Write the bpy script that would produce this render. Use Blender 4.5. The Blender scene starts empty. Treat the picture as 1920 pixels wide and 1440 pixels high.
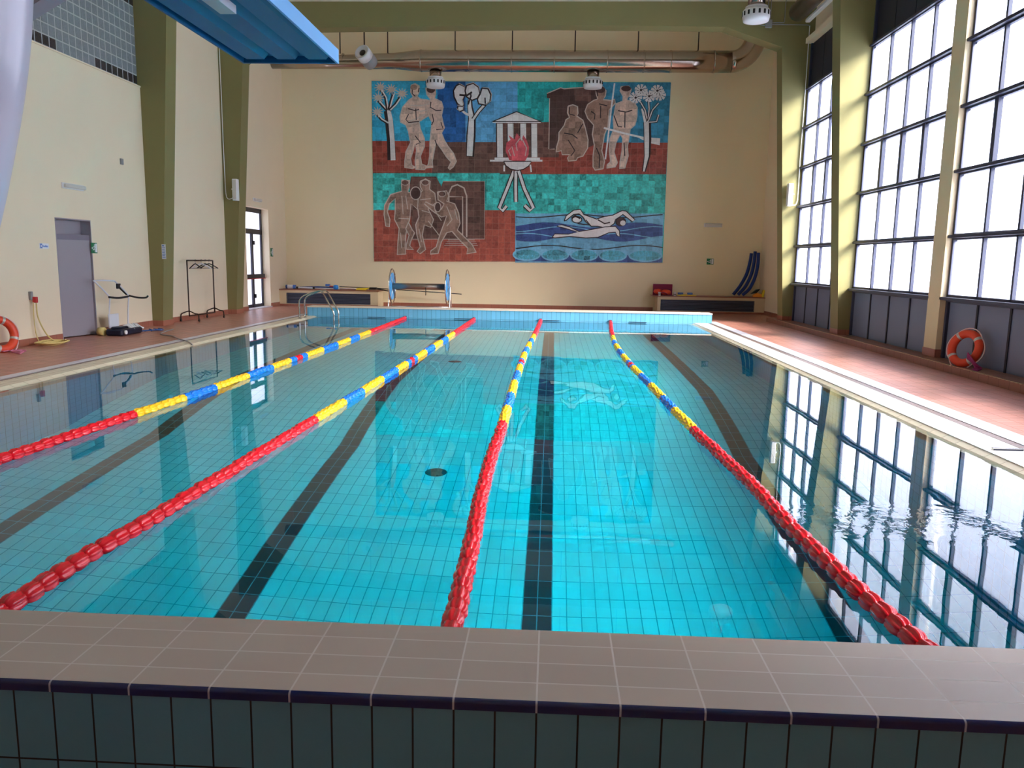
import bpy, math, random
from mathutils import Vector, Matrix, Quaternion
random.seed(7)
PI = math.pi
S = bpy.context.scene
COL = S.collection

# ------------------------------------------------------------------ camera
F_PX = 1482.26
YAW, PITCH, ROLL = 0.04947472, -0.15452253, 0.01588752
def cam_axes():
    cy, sy = math.cos(YAW), math.sin(YAW); cp, sp = math.cos(PITCH), math.sin(PITCH)
    fwd = Vector((-sy*cp, cy*cp, sp)); right = Vector((cy, sy, 0)); up = right.cross(fwd)
    cr, sr = math.cos(ROLL), math.sin(ROLL)
    return cr*right + sr*up, -sr*right + cr*up, fwd
_r, _u, _f = cam_axes()
cd = bpy.data.cameras.new('camera'); cam = bpy.data.objects.new('camera', cd); COL.objects.link(cam)
cd.sensor_fit = 'HORIZONTAL'; cd.sensor_width = 36.0; cd.lens = F_PX/1920*36.0
cd.clip_start = 0.05; cd.clip_end = 200
m = Matrix((( _r.x, _u.x, -_f.x, 0.0198), (_r.y, _u.y, -_f.y, -2.1867), (_r.z, _u.z, -_f.z, 1.3025), (0, 0, 0, 1)))
cam.matrix_world = m
S.camera = cam

# ------------------------------------------------------------------ world, exposure
S.view_settings.view_transform = 'Standard'; S.view_settings.look = 'None'
S.view_settings.gamma = 1.0; S.view_settings.use_curve_mapping = False
S.view_settings.exposure = 0.18
W = bpy.data.worlds.new('world'); S.world = W; W.use_nodes = True
W.node_tree.nodes['Background'].inputs[0].default_value = (0.75, 0.86, 1.0, 1)
W.node_tree.nodes['Background'].inputs[1].default_value = 0.6
PANE_LIGHT = 1.9      # radiance of the frosted panes lit by the daylight outside
# low winter sun, spread wide by the frosted panes it comes through
sd = bpy.data.lights.new('sun', 'SUN'); sun = bpy.data.objects.new('sun', sd); COL.objects.link(sun)
sd.energy = 125.0; sd.angle = math.radians(32); sd.color = (1.0, 0.97, 0.92)
sun.location = (14, 2, 12); sun.rotation_euler = Vector((-1.0, 0.52, -0.72)).to_track_quat('-Z', 'Y').to_euler()
S.cycles.max_bounces = 10; S.cycles.diffuse_bounces = 5; S.cycles.glossy_bounces = 4
S.cycles.transmission_bounces = 8; S.cycles.transparent_max_bounces = 8
S.cycles.sample_clamp_indirect = 0.0
S.cycles.use_denoising = True

# ------------------------------------------------------------------ key dimensions (metres)
ZC = 0.0        # top of the raised end walls
ZD = -0.25      # deck
ZW = -0.29      # water
PX0, PX1 = -6.30, 3.65
PY0, PY1 = 0.475, 19.1
WL, WR = -8.85, 6.33      # left wall, window plane
YB = 24.0                 # back wall
ZCEIL = 10.6

# ------------------------------------------------------------------ helpers
def lin(c):
    out = []
    for v in c[:3]:
        v = v/255.0
        out.append(v/12.92 if v <= 0.04045 else ((v+0.055)/1.055)**2.4)
    return (out[0], out[1], out[2], 1.0)

class MB:
    def __init__(s): s.v = []; s.f = []; s.m = []; s.sm = []
    def add(s, vs, fs, mi=0, smooth=False):
        o = len(s.v); s.v += [tuple(p) for p in vs]
        for f in fs: s.f.append(tuple(i+o for i in f)); s.m.append(mi); s.sm.append(smooth)
        return s
    def box(s, x0, x1, y0, y1, z0, z1, mi=0, M=None):
        vs = [(x, y, z) for z in (z0, z1) for y in (y0, y1) for x in (x0, x1)]
        if M is not None: vs = [M @ Vector(p) for p in vs]
        return s.add(vs, [(0,2,3,1),(4,5,7,6),(0,1,5,4),(2,6,7,3),(0,4,6,2),(1,3,7,5)], mi)
    def rbox(s, x0, x1, y0, y1, z0, z1, r, mi=0, M=None, n=3):
        """box with rounded vertical edges and chamfered top/bottom"""
        pts = []
        for (cx, cy, a0) in ((x1-r, y1-r, 0), (x0+r, y1-r, PI/2), (x0+r, y0+r, PI), (x1-r, y0+r, 1.5*PI)):
            for k in range(n+1):
                a = a0 + k*PI/2/n; pts.append((cx, cy, math.cos(a), math.sin(a)))
        rings = [(z0, r*.55), (z0+r*.45, r), (z1-r*.45, r), (z1, r*.55)]
        vs = []
        for z, rr in rings:
            for cx, cy, a, b in pts:
                vs.append((cx+a*rr, cy+b*rr, z))
        if M is not None: vs = [M @ Vector(p) for p in vs]
        N = len(pts); fs = []
        for k in range(3):
            for i in range(N): j = (i+1) % N; fs.append((k*N+i, k*N+j, (k+1)*N+j, (k+1)*N+i))
        fs.append(tuple(reversed(range(N)))); fs.append(tuple(3*N+i for i in range(N)))
        return s.add(vs, fs, mi, False)
    def prism(s, poly, axis, a, b, mi=0):
        """poly of 2D points extruded along axis ('x','y','z') from a to b"""
        n = len(poly)
        def P(p, t):
            return {'x': (t, p[0], p[1]), 'y': (p[0], t, p[1]), 'z': (p[0], p[1], t)}[axis]
        vs = [P(p, a) for p in poly] + [P(p, b) for p in poly]
        fs = [(i, (i+1) % n, n+(i+1) % n, n+i) for i in range(n)] + [tuple(reversed(range(n))), tuple(range(n, 2*n))]
        return s.add(vs, fs, mi)
    def tube(s, pts, r, n=8, mi=0, closed=False, caps=True):
        pts = [Vector(p) for p in pts]; N = len(pts)
        rr = r if isinstance(r, (list, tuple)) else [r]*N
        T = []
        for i in range(N):
            if closed: t = pts[(i+1) % N]-pts[i-1]
            else: t = pts[min(i+1, N-1)]-pts[max(i-1, 0)]
            T.append(t.normalized() if t.length > 1e-9 else Vector((0,0,1)))
        up = Vector((0,0,1)) if abs(T[0].z) < .9 else Vector((1,0,0))
        nrm = (up - T[0]*up.dot(T[0])).normalized()
        vs = []
        for i in range(N):
            if i: 
                nrm = nrm - T[i]*nrm.dot(T[i])
                nrm = nrm.normalized() if nrm.length > 1e-6 else T[i].orthogonal().normalized()
            bn = T[i].cross(nrm)
            for k in range(n):
                a = 2*PI*k/n; vs.append(pts[i] + (nrm*math.cos(a)+bn*math.sin(a))*rr[i])
        fs = []
        for i in range(N if closed else N-1):
            j = (i+1) % N
            for k in range(n): l = (k+1) % n; fs.append((i*n+k, i*n+l, j*n+l, j*n+k))
        s.add(vs, fs, mi, True)
        if caps and not closed:
            o = len(s.v)-len(vs)
            s.f.append(tuple(o+k for k in reversed(range(n)))); s.m.append(mi); s.sm.append(False)
            s.f.append(tuple(o+(N-1)*n+k for k in range(n))); s.m.append(mi); s.sm.append(False)
        return s
    def lathe(s, prof, c, axis=(0,0,1), n=24, mi=0, smooth=True, arc=None):
        """prof = [(radius, height)] about axis through c"""
        q = Vector((0,0,1)).rotation_difference(Vector(axis).normalized()); c = Vector(c)
        vs = []
        for (r, h) in prof:
            for k in range(n):
                a = 2*PI*k/n; vs.append(c + q @ Vector((r*math.cos(a), r*math.sin(a), h)))
        fs = []
        for i in range(len(prof)-1):
            for k in range(n): l = (k+1) % n; fs.append((i*n+k, i*n+l, (i+1)*n+l, (i+1)*n+k))
        s.add(vs, fs, mi, smooth); o = len(s.v)-len(vs)
        if prof[0][0] > 1e-6: s.f.append(tuple(o+k for k in reversed(range(n)))); s.m.append(mi); s.sm.append(False)
        if prof[-1][0] > 1e-6: s.f.append(tuple(o+(len(prof)-1)*n+k for k in range(n))); s.m.append(mi); s.sm.append(False)
        return s
    def build(s, name, mats, parent=None, origin=None):
        if not isinstance(mats, (list, tuple)): mats = [mats]
        o0 = Vector((0,0,0))
        if parent is not None:
            p = parent
            while p is not None: o0 += Vector(p.location); p = p.parent
        elif origin is not None: o0 = Vector(origin)
        me = bpy.data.meshes.new(name)
        me.from_pydata([tuple(Vector(p)-o0) for p in s.v], [], s.f)
        for mt in mats: me.materials.append(mt)
        me.polygons.foreach_set('material_index', s.m); me.polygons.foreach_set('use_smooth', s.sm)
        me.update()
        ob = bpy.data.objects.new(name, me); COL.objects.link(ob)
        if parent is not None: ob.parent = parent
        else: ob.location = o0
        return ob

def thing(name, label, cat, loc, group=None):
    o = bpy.data.objects.new(name, None); COL.objects.link(o); o.location = loc; o.empty_display_size = .1
    o['label'] = label; o['category'] = cat
    if group: o['group'] = group
    return o
def tag(o, label, cat, group=None):
    o['label'] = label; o['category'] = cat
    if group: o['group'] = group
    return o
def struct(o): o['kind'] = 'structure'; return o
def subsurf(o, n=1):
    md = o.modifiers.new('sub', 'SUBSURF'); md.levels = n; md.render_levels = n; return o
def bevel(o, w, seg=2):
    md = o.modifiers.new('bev', 'BEVEL'); md.width = w; md.segments = seg; md.limit_method = 'ANGLE'; return o

# ------------------------------------------------------------------ materials
def new_mat(name):
    mt = bpy.data.materials.new(name); mt.use_nodes = True
    nt = mt.node_tree; return mt, nt, nt.nodes['Principled BSDF']
def noise(nt, scale, detail=3, coord='Object'):
    tc = nt.nodes.new('ShaderNodeTexCoord'); n = nt.nodes.new('ShaderNodeTexNoise')
    n.inputs['Scale'].default_value = scale; n.inputs['Detail'].default_value = detail
    nt.links.new(tc.outputs[coord], n.inputs['Vector']); return n
def mat(name, c, rough=.5, metal=0, var=.06, nscale=6, bump=0, bscale=60, spec=.5, coat=0):
    mt, nt, b = new_mat(name); L = nt.links
    b.inputs['Roughness'].default_value = rough; b.inputs['Metallic'].default_value = metal
    b.inputs['Specular IOR Level'].default_value = spec
    if coat: b.inputs['Coat Weight'].default_value = coat; b.inputs['Coat Roughness'].default_value = .1
    n = noise(nt, nscale); mx = nt.nodes.new('ShaderNodeMixRGB'); mx.blend_type = 'MIX'
    cl = lin(c); mx.inputs[1].default_value = tuple(v*(1-var) for v in cl[:3])+(1,)
    mx.inputs[2].default_value = tuple(min(1, v*(1+var)) for v in cl[:3])+(1,)
    L.new(n.outputs['Fac'], mx.inputs[0]); L.new(mx.outputs[0], b.inputs['Base Color'])
    if bump:
        n2 = noise(nt, bscale, 2); bp = nt.nodes.new('ShaderNodeBump'); bp.inputs['Strength'].default_value = bump
        bp.inputs['Distance'].default_value = .01
        L.new(n2.outputs['Fac'], bp.inputs['Height']); L.new(bp.outputs[0], b.inputs['Normal'])
    return mt

def math_n(nt, op, a, b=None):
    n = nt.nodes.new('ShaderNodeMath'); n.operation = op
    for i, v in enumerate((a, b)):
        if v is None: continue
        if isinstance(v, (int, float)): n.inputs[i].default_value = v
        else: nt.links.new(v, n.inputs[i])
    return n.outputs[0]

def grid_mask(nt, ca, cb, pa, pb, oa, ob, gw):
    """returns (grout mask, cell id vector) for tiles pa x pb with grout width gw"""
    outs = []; ids = []
    for c, p, o in ((ca, pa, oa), (cb, pb, ob)):
        t = math_n(nt, 'DIVIDE', math_n(nt, 'SUBTRACT', c, o), p)
        fl = math_n(nt, 'FLOOR', t); ids.append(fl)
        fr = math_n(nt, 'SUBTRACT', t, fl)
        d = math_n(nt, 'MINIMUM', fr, math_n(nt, 'SUBTRACT', 1.0, fr))
        outs.append(math_n(nt, 'LESS_THAN', d, gw/2/p))
    g = math_n(nt, 'MAXIMUM', outs[0], outs[1])
    cv = nt.nodes.new('ShaderNodeCombineXYZ'); nt.links.new(ids[0], cv.inputs[0]); nt.links.new(ids[1], cv.inputs[1])
    return g, cv.outputs[0]

def tile_mat(name, c, grout, pa, pb, axes, oa=0, ob=0, gw=.006, rough=.25, var=.06, lines=None, spec=.5, c2=None, stain=0, gdark=1.0):
    mt, nt, b = new_mat(name); L = nt.links
    b.inputs['Roughness'].default_value = rough; b.inputs['Specular IOR Level'].default_value = spec
    tc = nt.nodes.new('ShaderNodeTexCoord'); sp = nt.nodes.new('ShaderNodeSeparateXYZ'); L.new(tc.outputs['Object'], sp.inputs[0])
    ax = {'x': sp.outputs[0], 'y': sp.outputs[1], 'z': sp.outputs[2]}
    g, cid = grid_mask(nt, ax[axes[0]], ax[axes[1]], pa, pb, oa, ob, gw)
    wn = nt.nodes.new('ShaderNodeTexWhiteNoise'); wn.noise_dimensions = '2D'; L.new(cid, wn.inputs['Vector'])
    mx = nt.nodes.new('ShaderNodeMixRGB'); cl = lin(c)
    cl2 = lin(c2) if c2 else cl
    mx.inputs[1].default_value = tuple(v*(1-var) for v in cl[:3])+(1,); mx.inputs[2].default_value = tuple(min(1, v*(1+var)) for v in cl2[:3])+(1,)
    L.new(wn.outputs['Value'], mx.inputs[0]); col = mx.outputs[0]
    if stain:
        n = noise(nt, 1.7, 5); ms = nt.nodes.new('ShaderNodeMixRGB'); ms.blend_type = 'MULTIPLY'
        ms.inputs[0].default_value = stain; cr = nt.nodes.new('ShaderNodeValToRGB'); cr.color_ramp.elements[0].position = .35; cr.color_ramp.elements[1].position = .65
        cr.color_ramp.elements[0].color = (.6, .6, .6, 1)
        L.new(n.outputs['Fac'], cr.inputs[0]); L.new(col, ms.inputs[1]); L.new(cr.outputs[0], ms.inputs[2]); col = ms.outputs[0]
    if lines is not None:
        mask = lines(nt, ax); m2 = nt.nodes.new('ShaderNodeMixRGB'); L.new(mask, m2.inputs[0]); L.new(col, m2.inputs[1])
        m2.inputs[2].default_value = lin((44, 50, 66)); col = m2.outputs[0]
    m3 = nt.nodes.new('ShaderNodeMixRGB'); L.new(g, m3.inputs[0]); L.new(col, m3.inputs[1]); m3.inputs[2].default_value = lin(grout)
    L.new(m3.outputs[0], b.inputs['Base Color'])
    rg = math_n(nt, 'ADD', math_n(nt, 'MULTIPLY', g, .6), rough); L.new(rg, b.inputs['Roughness'])
    bp = nt.nodes.new('ShaderNodeBump'); bp.inputs['Strength'].default_value = .4; bp.inputs['Distance'].default_value = .003; bp.invert = True
    L.new(g, bp.inputs['Height']); L.new(bp.outputs[0], b.inputs['Normal'])
    return mt

def lane_mask(nt, ax):
    tot = None
    for xc in (-5.05, -2.55, -0.05, 2.45):
        d = math_n(nt, 'ABSOLUTE', math_n(nt, 'SUBTRACT', ax['x'], xc))
        a = math_n(nt, 'MULTIPLY', math_n(nt, 'LESS_THAN', d, .125), math_n(nt, 'LESS_THAN', ax['y'], 18.3))
        t = math_n(nt, 'MULTIPLY', math_n(nt, 'LESS_THAN', d, .5), math_n(nt, 'LESS_THAN', math_n(nt, 'ABSOLUTE', math_n(nt, 'SUBTRACT', ax['y'], 18.18)), .125))
        m_ = math_n(nt, 'MAXIMUM', a, t); tot = m_ if tot is None else math_n(nt, 'MAXIMUM', tot, m_)
    return tot

CREAM = (232, 222, 196)
M = {}
M['wall'] = mat('painted_plaster_cream', (242, 225, 196), .85, var=.03, nscale=1.2, bump=.05, bscale=90, spec=.2)
M['wall_back'] = mat('painted_plaster_cream_back', (246, 230, 192), .85, var=.03, nscale=.9, bump=.05, bscale=90, spec=.2)
M['ceil'] = mat('ceiling_cream', (235, 232, 215), .9, var=.02, spec=.1)
M['green'] = mat('olive_green_paint', (138, 131, 86), .6, var=.05, nscale=2, bump=.05, spec=.35)
M['column'] = mat('cream_column_paint', (226, 206, 168), .7, var=.05, nscale=3, bump=.08)
M['skirt'] = tile_mat('baseboard_tile', (166, 104, 84), (120, 84, 72), .25, 2.0, 'yz', ob=-1, gw=.005, rough=.35)
M['skirtx'] = tile_mat('baseboard_tile_end', (166, 104, 84), (120, 84, 72), .25, 2.0, 'xz', ob=-1, gw=.005, rough=.35)
M['deck'] = tile_mat('deck_klinker', (176, 120, 102), (158, 110, 94), .2, .1, 'xy', gw=.006, rough=.36, var=.1, spec=.5, c2=(184, 124, 108))
M['recess'] = mat('grey_floor_tile', (150, 145, 145), .4)
M['coping'] = tile_mat('coping_tile', (190, 172, 158), (214, 204, 196), .25, .125, 'xy', oa=0, ob=-.012, gw=.006, rough=.42, var=.05, stain=.12)
M['nosing'] = tile_mat('navy_nosing', (26, 34, 84), (170, 165, 175), .25, 9, 'xy', oa=0, ob=-4, gw=.006, rough=.16)
M['face'] = tile_mat('end_wall_tile', (96, 146, 164), (40, 30, 26), .125, .25, 'xz', oa=0, ob=-.2701, gw=.006, rough=.28, var=.05)
M['pooltile_x'] = tile_mat('pool_wall_tile_x', (104, 170, 204), (60, 112, 138), .125, .25, 'xz', oa=0, ob=-.0201, gw=.008, rough=.3, var=.05)
M['pooltile_y'] = tile_mat('pool_wall_tile_y', (104, 170, 204), (60, 112, 138), .125, .25, 'yz', oa=0, ob=-.0201, gw=.008, rough=.3, var=.05)
M['poolfloor'] = tile_mat('pool_floor_tile', (204, 240, 248), (96, 166, 186), .125, .25, 'xy', oa=-.05-.125, ob=.1, gw=.009, rough=.4, var=.05, lines=lane_mask)
M['edge'] = tile_mat('beige_pool_edge_tile', (216, 205, 182), (150, 132, 110), .12, .25, 'xy', oa=.01, ob=.1, gw=.006, rough=.35, var=.04)
M['grate'] = tile_mat('white_gutter_grate', (240, 238, 232), (120, 118, 112), 9, .022, 'xy', oa=-20, ob=0, gw=.007, rough=.4, var=.02)
M['strip'] = tile_mat('brown_grey_strip', (112, 94, 88), (90, 76, 70), .25, .25, 'xy', oa=.07, gw=.006, rough=.4)
M['whitestrip'] = tile_mat('white_edge_tile', (208, 204, 212), (170, 166, 172), .25, .25, 'xy', oa=.2, gw=.004, rough=.35)
M['frame'] = mat('dark_window_frame', (56, 60, 82), .45, metal=.0, var=.05)
M['panel'] = mat('blue_grey_metal_panel', (104, 114, 140), .42, metal=.0, var=.08, nscale=1.5)
M['groove'] = mat('panel_joint_dark', (20, 24, 40), .6)
M['navy'] = mat('navy_shutter_panel', (34, 38, 54), .6, var=.05)
M['white'] = mat('white_plastic', (236, 236, 238), .35, var=.02)
M['whitem'] = mat('white_painted_metal', (225, 225, 232), .3, var=.03)
M['grey'] = mat('grey_plastic', (150, 150, 150), .5)
M['black'] = mat('black_plastic', (18, 18, 20), .45)
M['navyplastic'] = mat('dark_blue_plastic', (16, 24, 48), .4)
M['chrome'] = mat('stainless_steel', (205, 202, 198), .14, metal=1, var=.05)
M['galv'] = mat('galvanised_duct', (186, 172, 160), .16, metal=1, var=.1, nscale=2.5)
M['rackm'] = mat('dark_bronze_metal', (70, 58, 50), .35, metal=.8)
M['blue'] = mat('board_blue', (0, 112, 170), .4, var=.04)
M['buoy'] = mat('orange_buoy', (226, 74, 40), .45, var=.06)
M['buoyband'] = mat('silver_reflective_band', (196, 192, 184), .3, metal=.2)
M['rope'] = mat('white_pink_rope', (235, 205, 205), .8)
M['pinkrope'] = mat('pink_rope', (214, 130, 158), .8, bump=.3, bscale=200)
M['magenta'] = mat('magenta_cloth', (160, 50, 110), .8)
M['hose'] = mat('yellow_hose', (222, 200, 128), .5, var=.12, nscale=20)
M['red'] = mat('red_plastic', (200, 36, 36), .4)
M['maroon'] = mat('maroon_foam', (130, 18, 62), .7)
M['yellow'] = mat('yellow_plastic', (238, 208, 50), .45)
M['bluefoam'] = mat('deep_blue_foam', (10, 52, 128), .6, var=.1, nscale=8)
M['bluepl'] = mat('bright_blue_plastic', (30, 130, 214), .4)
M['reelblue'] = mat('reel_blue_disc', (70, 165, 235), .4)
M['cable'] = mat('blue_cable', (40, 90, 160), .5)
M['brown'] = mat('red_brown_slab', (150, 92, 70), .4)
M['door'] = mat('grey_mauve_door', (160, 152, 160), .5, var=.02, nscale=1)
M['doorband'] = mat('grey_band', (128, 120, 134), .5)
M['beige'] = mat('cover_cream', (228, 208, 170), .7, var=.04)
M['sign_green'] = mat('sign_green', (12, 118, 74), .5, var=.02)
M['sign_blue'] = mat('sign_blue', (70, 116, 196), .5, var=.02)
M['lens'] = mat('lamp_diffuser', (214, 208, 200), .3)
M['lav'] = mat('lavender_white_enamel', (206, 208, 226), .28, var=.03, nscale=3, coat=.3)
M['orange'] = mat('orange_plastic', (240, 150, 40), .5)

def float_mat(name, c):
    mt, nt, b = new_mat(name); b.inputs['Base Color'].default_value = lin(c)
    b.inputs['Roughness'].default_value = .22; b.inputs['Subsurface Weight'].default_value = 0.0
    b.inputs['Coat Weight'].default_value = .15
    n = noise(nt, 30, 2); mx = nt.nodes.new('ShaderNodeMixRGB'); cl = lin(c)
    mx.inputs[1].default_value = tuple(v*.85 for v in cl[:3])+(1,); mx.inputs[2].default_value = tuple(min(1, v*1.15) for v in cl[:3])+(1,)
    nt.links.new(n.outputs['Fac'], mx.inputs[0]); nt.links.new(mx.outputs[0], b.inputs['Base Color']); return mt
M['f_red'] = float_mat('float_red', (214, 14, 34)); M['f_yel'] = float_mat('float_yellow', (250, 190, 30)); M['f_blu'] = float_mat('float_blue', (20, 112, 220))

def pane_mat(name, c, k, through=.4):
    mt, nt, b = new_mat(name); L = nt.links
    n = noise(nt, .45, 2, 'Object'); mx = nt.nodes.new('ShaderNodeMixRGB')
    mx.inputs[1].default_value = lin((212, 214, 250)); mx.inputs[2].default_value = lin(c)
    L.new(n.outputs['Fac'], mx.inputs[0])
    b.inputs['Base Color'].default_value = (.7, .72, .76, 1); b.inputs['Roughness'].default_value = .35
    L.new(mx.outputs[0], b.inputs['Emission Color']); b.inputs['Emission Strength'].default_value = k/(1-through)
    tr = nt.nodes.new('ShaderNodeBsdfTransparent'); ms = nt.nodes.new('ShaderNodeMixShader'); ms.inputs[0].default_value = through
    L.new(b.outputs[0], ms.inputs[1]); L.new(tr.outputs[0], ms.inputs[2]); L.new(ms.outputs[0], nt.nodes['Material Output'].inputs['Surface'])
    return mt
M['pane'] = pane_mat('frosted_pane_daylight', (214, 228, 255), PANE_LIGHT)
M['panedoor'] = pane_mat('frosted_door_pane', (232, 238, 250), 1.0)

def glassblock_mat(name, c, rough=.15, emit=0):
    mt, nt, b = new_mat(name); L = nt.links
    n = noise(nt, 14, 2); n.inputs['Distortion'].default_value = 2
    mx = nt.nodes.new('ShaderNodeMixRGB'); cl = lin(c)
    mx.inputs[1].default_value = tuple(v*.7 for v in cl[:3])+(1,); mx.inputs[2].default_value = tuple(min(1, v*1.25) for v in cl[:3])+(1,)
    L.new(n.outputs['Fac'], mx.inputs[0]); L.new(mx.outputs[0], b.inputs['Base Color']); b.inputs['Roughness'].default_value = rough
    b.inputs['Coat Weight'].default_value = .5
    bp = nt.nodes.new('ShaderNodeBump'); bp.inputs['Strength'].default_value = .3; bp.inputs['Distance'].default_value = .02
    L.new(n.outputs['Fac'], bp.inputs['Height']); L.new(bp.outputs[0], b.inputs['Normal']); return mt
M['gblock'] = glassblock_mat('glass_block', (140, 148, 152)); M['gblockd'] = glassblock_mat('glass_block_dark', (54, 54, 62))
M['mortar'] = mat('white_mortar', (176, 180, 180), .7)

def water_mat():
    mt, nt, b = new_mat('pool_water'); L = nt.links; nt.nodes.remove(b)
    out = nt.nodes['Material Output']
    gl = nt.nodes.new('ShaderNodeBsdfGlossy'); gl.inputs['Roughness'].default_value = 0.0; gl.inputs['Color'].default_value = (1, 1, 1, 1)
    rf = nt.nodes.new('ShaderNodeBsdfRefraction'); rf.inputs['IOR'].default_value = 1.333; rf.inputs['Roughness'].default_value = 0.0
    rf.inputs['Color'].default_value = (1, 1, 1, 1)
    fr = nt.nodes.new('ShaderNodeFresnel'); fr.inputs['IOR'].default_value = 1.333
    mx = nt.nodes.new('ShaderNodeMixShader')
    # ripples: calm almost everywhere, a ruffled patch beside the windows
    tc = nt.nodes.new('ShaderNodeTexCoord')
    mp = nt.nodes.new('ShaderNodeMapping'); mp.inputs['Scale'].default_value = (1.0, 1.0, 1.0); L.new(tc.outputs['Object'], mp.inputs[0])
    n1 = nt.nodes.new('ShaderNodeTexNoise'); n1.inputs['Scale'].default_value = 1.1; n1.inputs['Detail'].default_value = 2; L.new(mp.outputs[0], n1.inputs['Vector'])
    n2 = nt.nodes.new('ShaderNodeTexNoise'); n2.inputs['Scale'].default_value = 9; n2.inputs['Detail'].default_value = 3; L.new(mp.outputs[0], n2.inputs['Vector'])
    sp = nt.nodes.new('ShaderNodeSeparateXYZ'); L.new(tc.outputs['Object'], sp.inputs[0])
    dx = math_n(nt, 'DIVIDE', math_n(nt, 'SUBTRACT', sp.outputs[0], 2.35), 1.0)
    dy = math_n(nt, 'DIVIDE', math_n(nt, 'SUBTRACT', sp.outputs[1], 2.75), .42)
    d2 = math_n(nt, 'ADD', math_n(nt, 'MULTIPLY', dx, dx), math_n(nt, 'MULTIPLY', dy, dy))
    pt = math_n(nt, 'MAXIMUM', math_n(nt, 'SUBTRACT', 1.0, d2), 0.0)
    h = math_n(nt, 'ADD', math_n(nt, 'MULTIPLY', n1.outputs['Fac'], .0012), math_n(nt, 'MULTIPLY', math_n(nt, 'MULTIPLY', n2.outputs['Fac'], pt), .0022))
    h = math_n(nt, 'ADD', h, math_n(nt, 'MULTIPLY', n2.outputs['Fac'], .00006))
    bp = nt.nodes.new('ShaderNodeBump'); bp.inputs['Strength'].default_value = 1; bp.inputs['Distance'].default_value = 1.0
    L.new(h, bp.inputs['Height'])
    for nd in (gl, rf, fr): L.new(bp.outputs[0], nd.inputs['Normal'])
    L.new(fr.outputs[0], mx.inputs[0]); L.new(rf.outputs[0], mx.inputs[1]); L.new(gl.outputs[0], mx.inputs[2]); L.new(mx.outputs[0], out.inputs['Surface'])
    va = nt.nodes.new('ShaderNodeVolumeAbsorption'); va.inputs['Color'].default_value = (0.0, .962, .990, 1); va.inputs['Density'].default_value = .75
    L.new(va.outputs[0], out.inputs['Volume'])
    return mt
M['water'] = water_mat()

# ================================================================== SETTING
# ---- pool basin (2.2 m shallow end far away, 3.1 m deep end near)
prof = [(PY0, -3.42), (7.6, -3.42), (10.3, -2.5), (PY1, -2.42)]
b = MB()
for (y0, z0), (y1, z1) in zip(prof, prof[1:]):
    b.add([(PX0, y0, z0), (PX1, y0, z0), (PX1, y1, z1), (PX0, y1, z1)], [(0, 1, 2, 3)], 0)
    for x, fl in ((PX0, 0), (PX1, 1)):
        vs = [(x, y0, z0), (x, y1, z1), (x, y1, -.34), (x, y0, -.34)]
        b.add(vs, [(0, 1, 2, 3)] if fl else [(3, 2, 1, 0)], 1)
zt = -.40
b.add([(PX0, PY0, prof[0][1]), (PX1, PY0, prof[0][1]), (PX1, PY0, zt), (PX0, PY0, zt)], [(3, 2, 1, 0)], 2)
b.add([(PX0, PY1, prof[-1][1]), (PX1, PY1, prof[-1][1]), (PX1, PY1, zt), (PX0, PY1, zt)], [(0, 1, 2, 3)], 2)
struct(b.build('pool_basin', [M['poolfloor'], M['pooltile_y'], M['pooltile_x']]))
# ---- water body: closed volume slightly larger than the basin
b = MB()
x0, x1, y0, y1 = PX0-.17, PX1+.14, PY0-.03, PY1+.03
wp = [(y0, -3.5), (7.6, -3.5), (10.3, -2.58), (y1, -2.5)]
n = len(wp)
vs = [(x0, y, z) for y, z in wp]+[(x1, y, z) for y, z in wp]+[(x0, y0, ZW), (x0, y1, ZW), (x1, y0, ZW), (x1, y1, ZW)]
b.add(vs, [(0, 1, 2, 3, 9, 8), (4, 10, 11, 7, 6, 5), (0, 8, 10, 4), (3, 7, 11, 9), (8, 9, 11, 10)] + [(i, n+i, n+i+1, i+1) for i in range(3)])
ob = struct(b.build('pool_water', M['water']))
import bmesh
_bm = bmesh.new(); _bm.from_mesh(ob.data); bmesh.ops.recalc_face_normals(_bm, faces=_bm.faces)
if sum(f.calc_area()*f.normal.z for f in _bm.faces if f.calc_center_median().z > -.3) < 0: bmesh.ops.reverse_faces(_bm, faces=_bm.faces)
_bm.to_mesh(ob.data); _bm.free()

# ---- raised end walls with coping
def end_wall(name, y0, y1, front, side_sign):
    b = MB()
    xs, xe = -6.65, 4.26
    b.box(xs, xe, y0+.012, y1-.002, -.42, -.018, 0)
    b.box(xs-.01, xe+.01, y0+(.0122 if front else .004), y1-.004, -.018, 0.0, 1)
    # rounded nosing tile along both long edges
    for yy, sg in ((y0, 1), (y1, -1)):
        if (yy == y0) == front:
            P = []
            R = .012
            for k in range(7):
                a = PI/2*k/6
                P.append((yy+sg*(R - R*math.sin(a)), -R + R*math.cos(a)-.001))
            P += [(yy, -.034), (yy+sg*.03, -.034), (yy+sg*.03, -.0065)]
            b.prism([(p[0], p[1]+.0006) for p in P], 'x', xs, xe, 2)
    return b
b = end_wall('near', 0.0, .475, True, 1)
struct(b.build('starting_wall', [M['face'], M['coping'], M['nosing']]))
b = MB()
b.box(-6.65, 4.26, 19.1, 19.6, -.42, -.03, 0); b.box(-6.66, 4.27, 19.085, 19.62, -.03, 0.0, 1)
M['coping_far'] = mat('pale_coping_tile', (218, 200, 184), .4)
struct(b.build('starting_wall', [M['pooltile_x'], M['coping_far']]))

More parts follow.
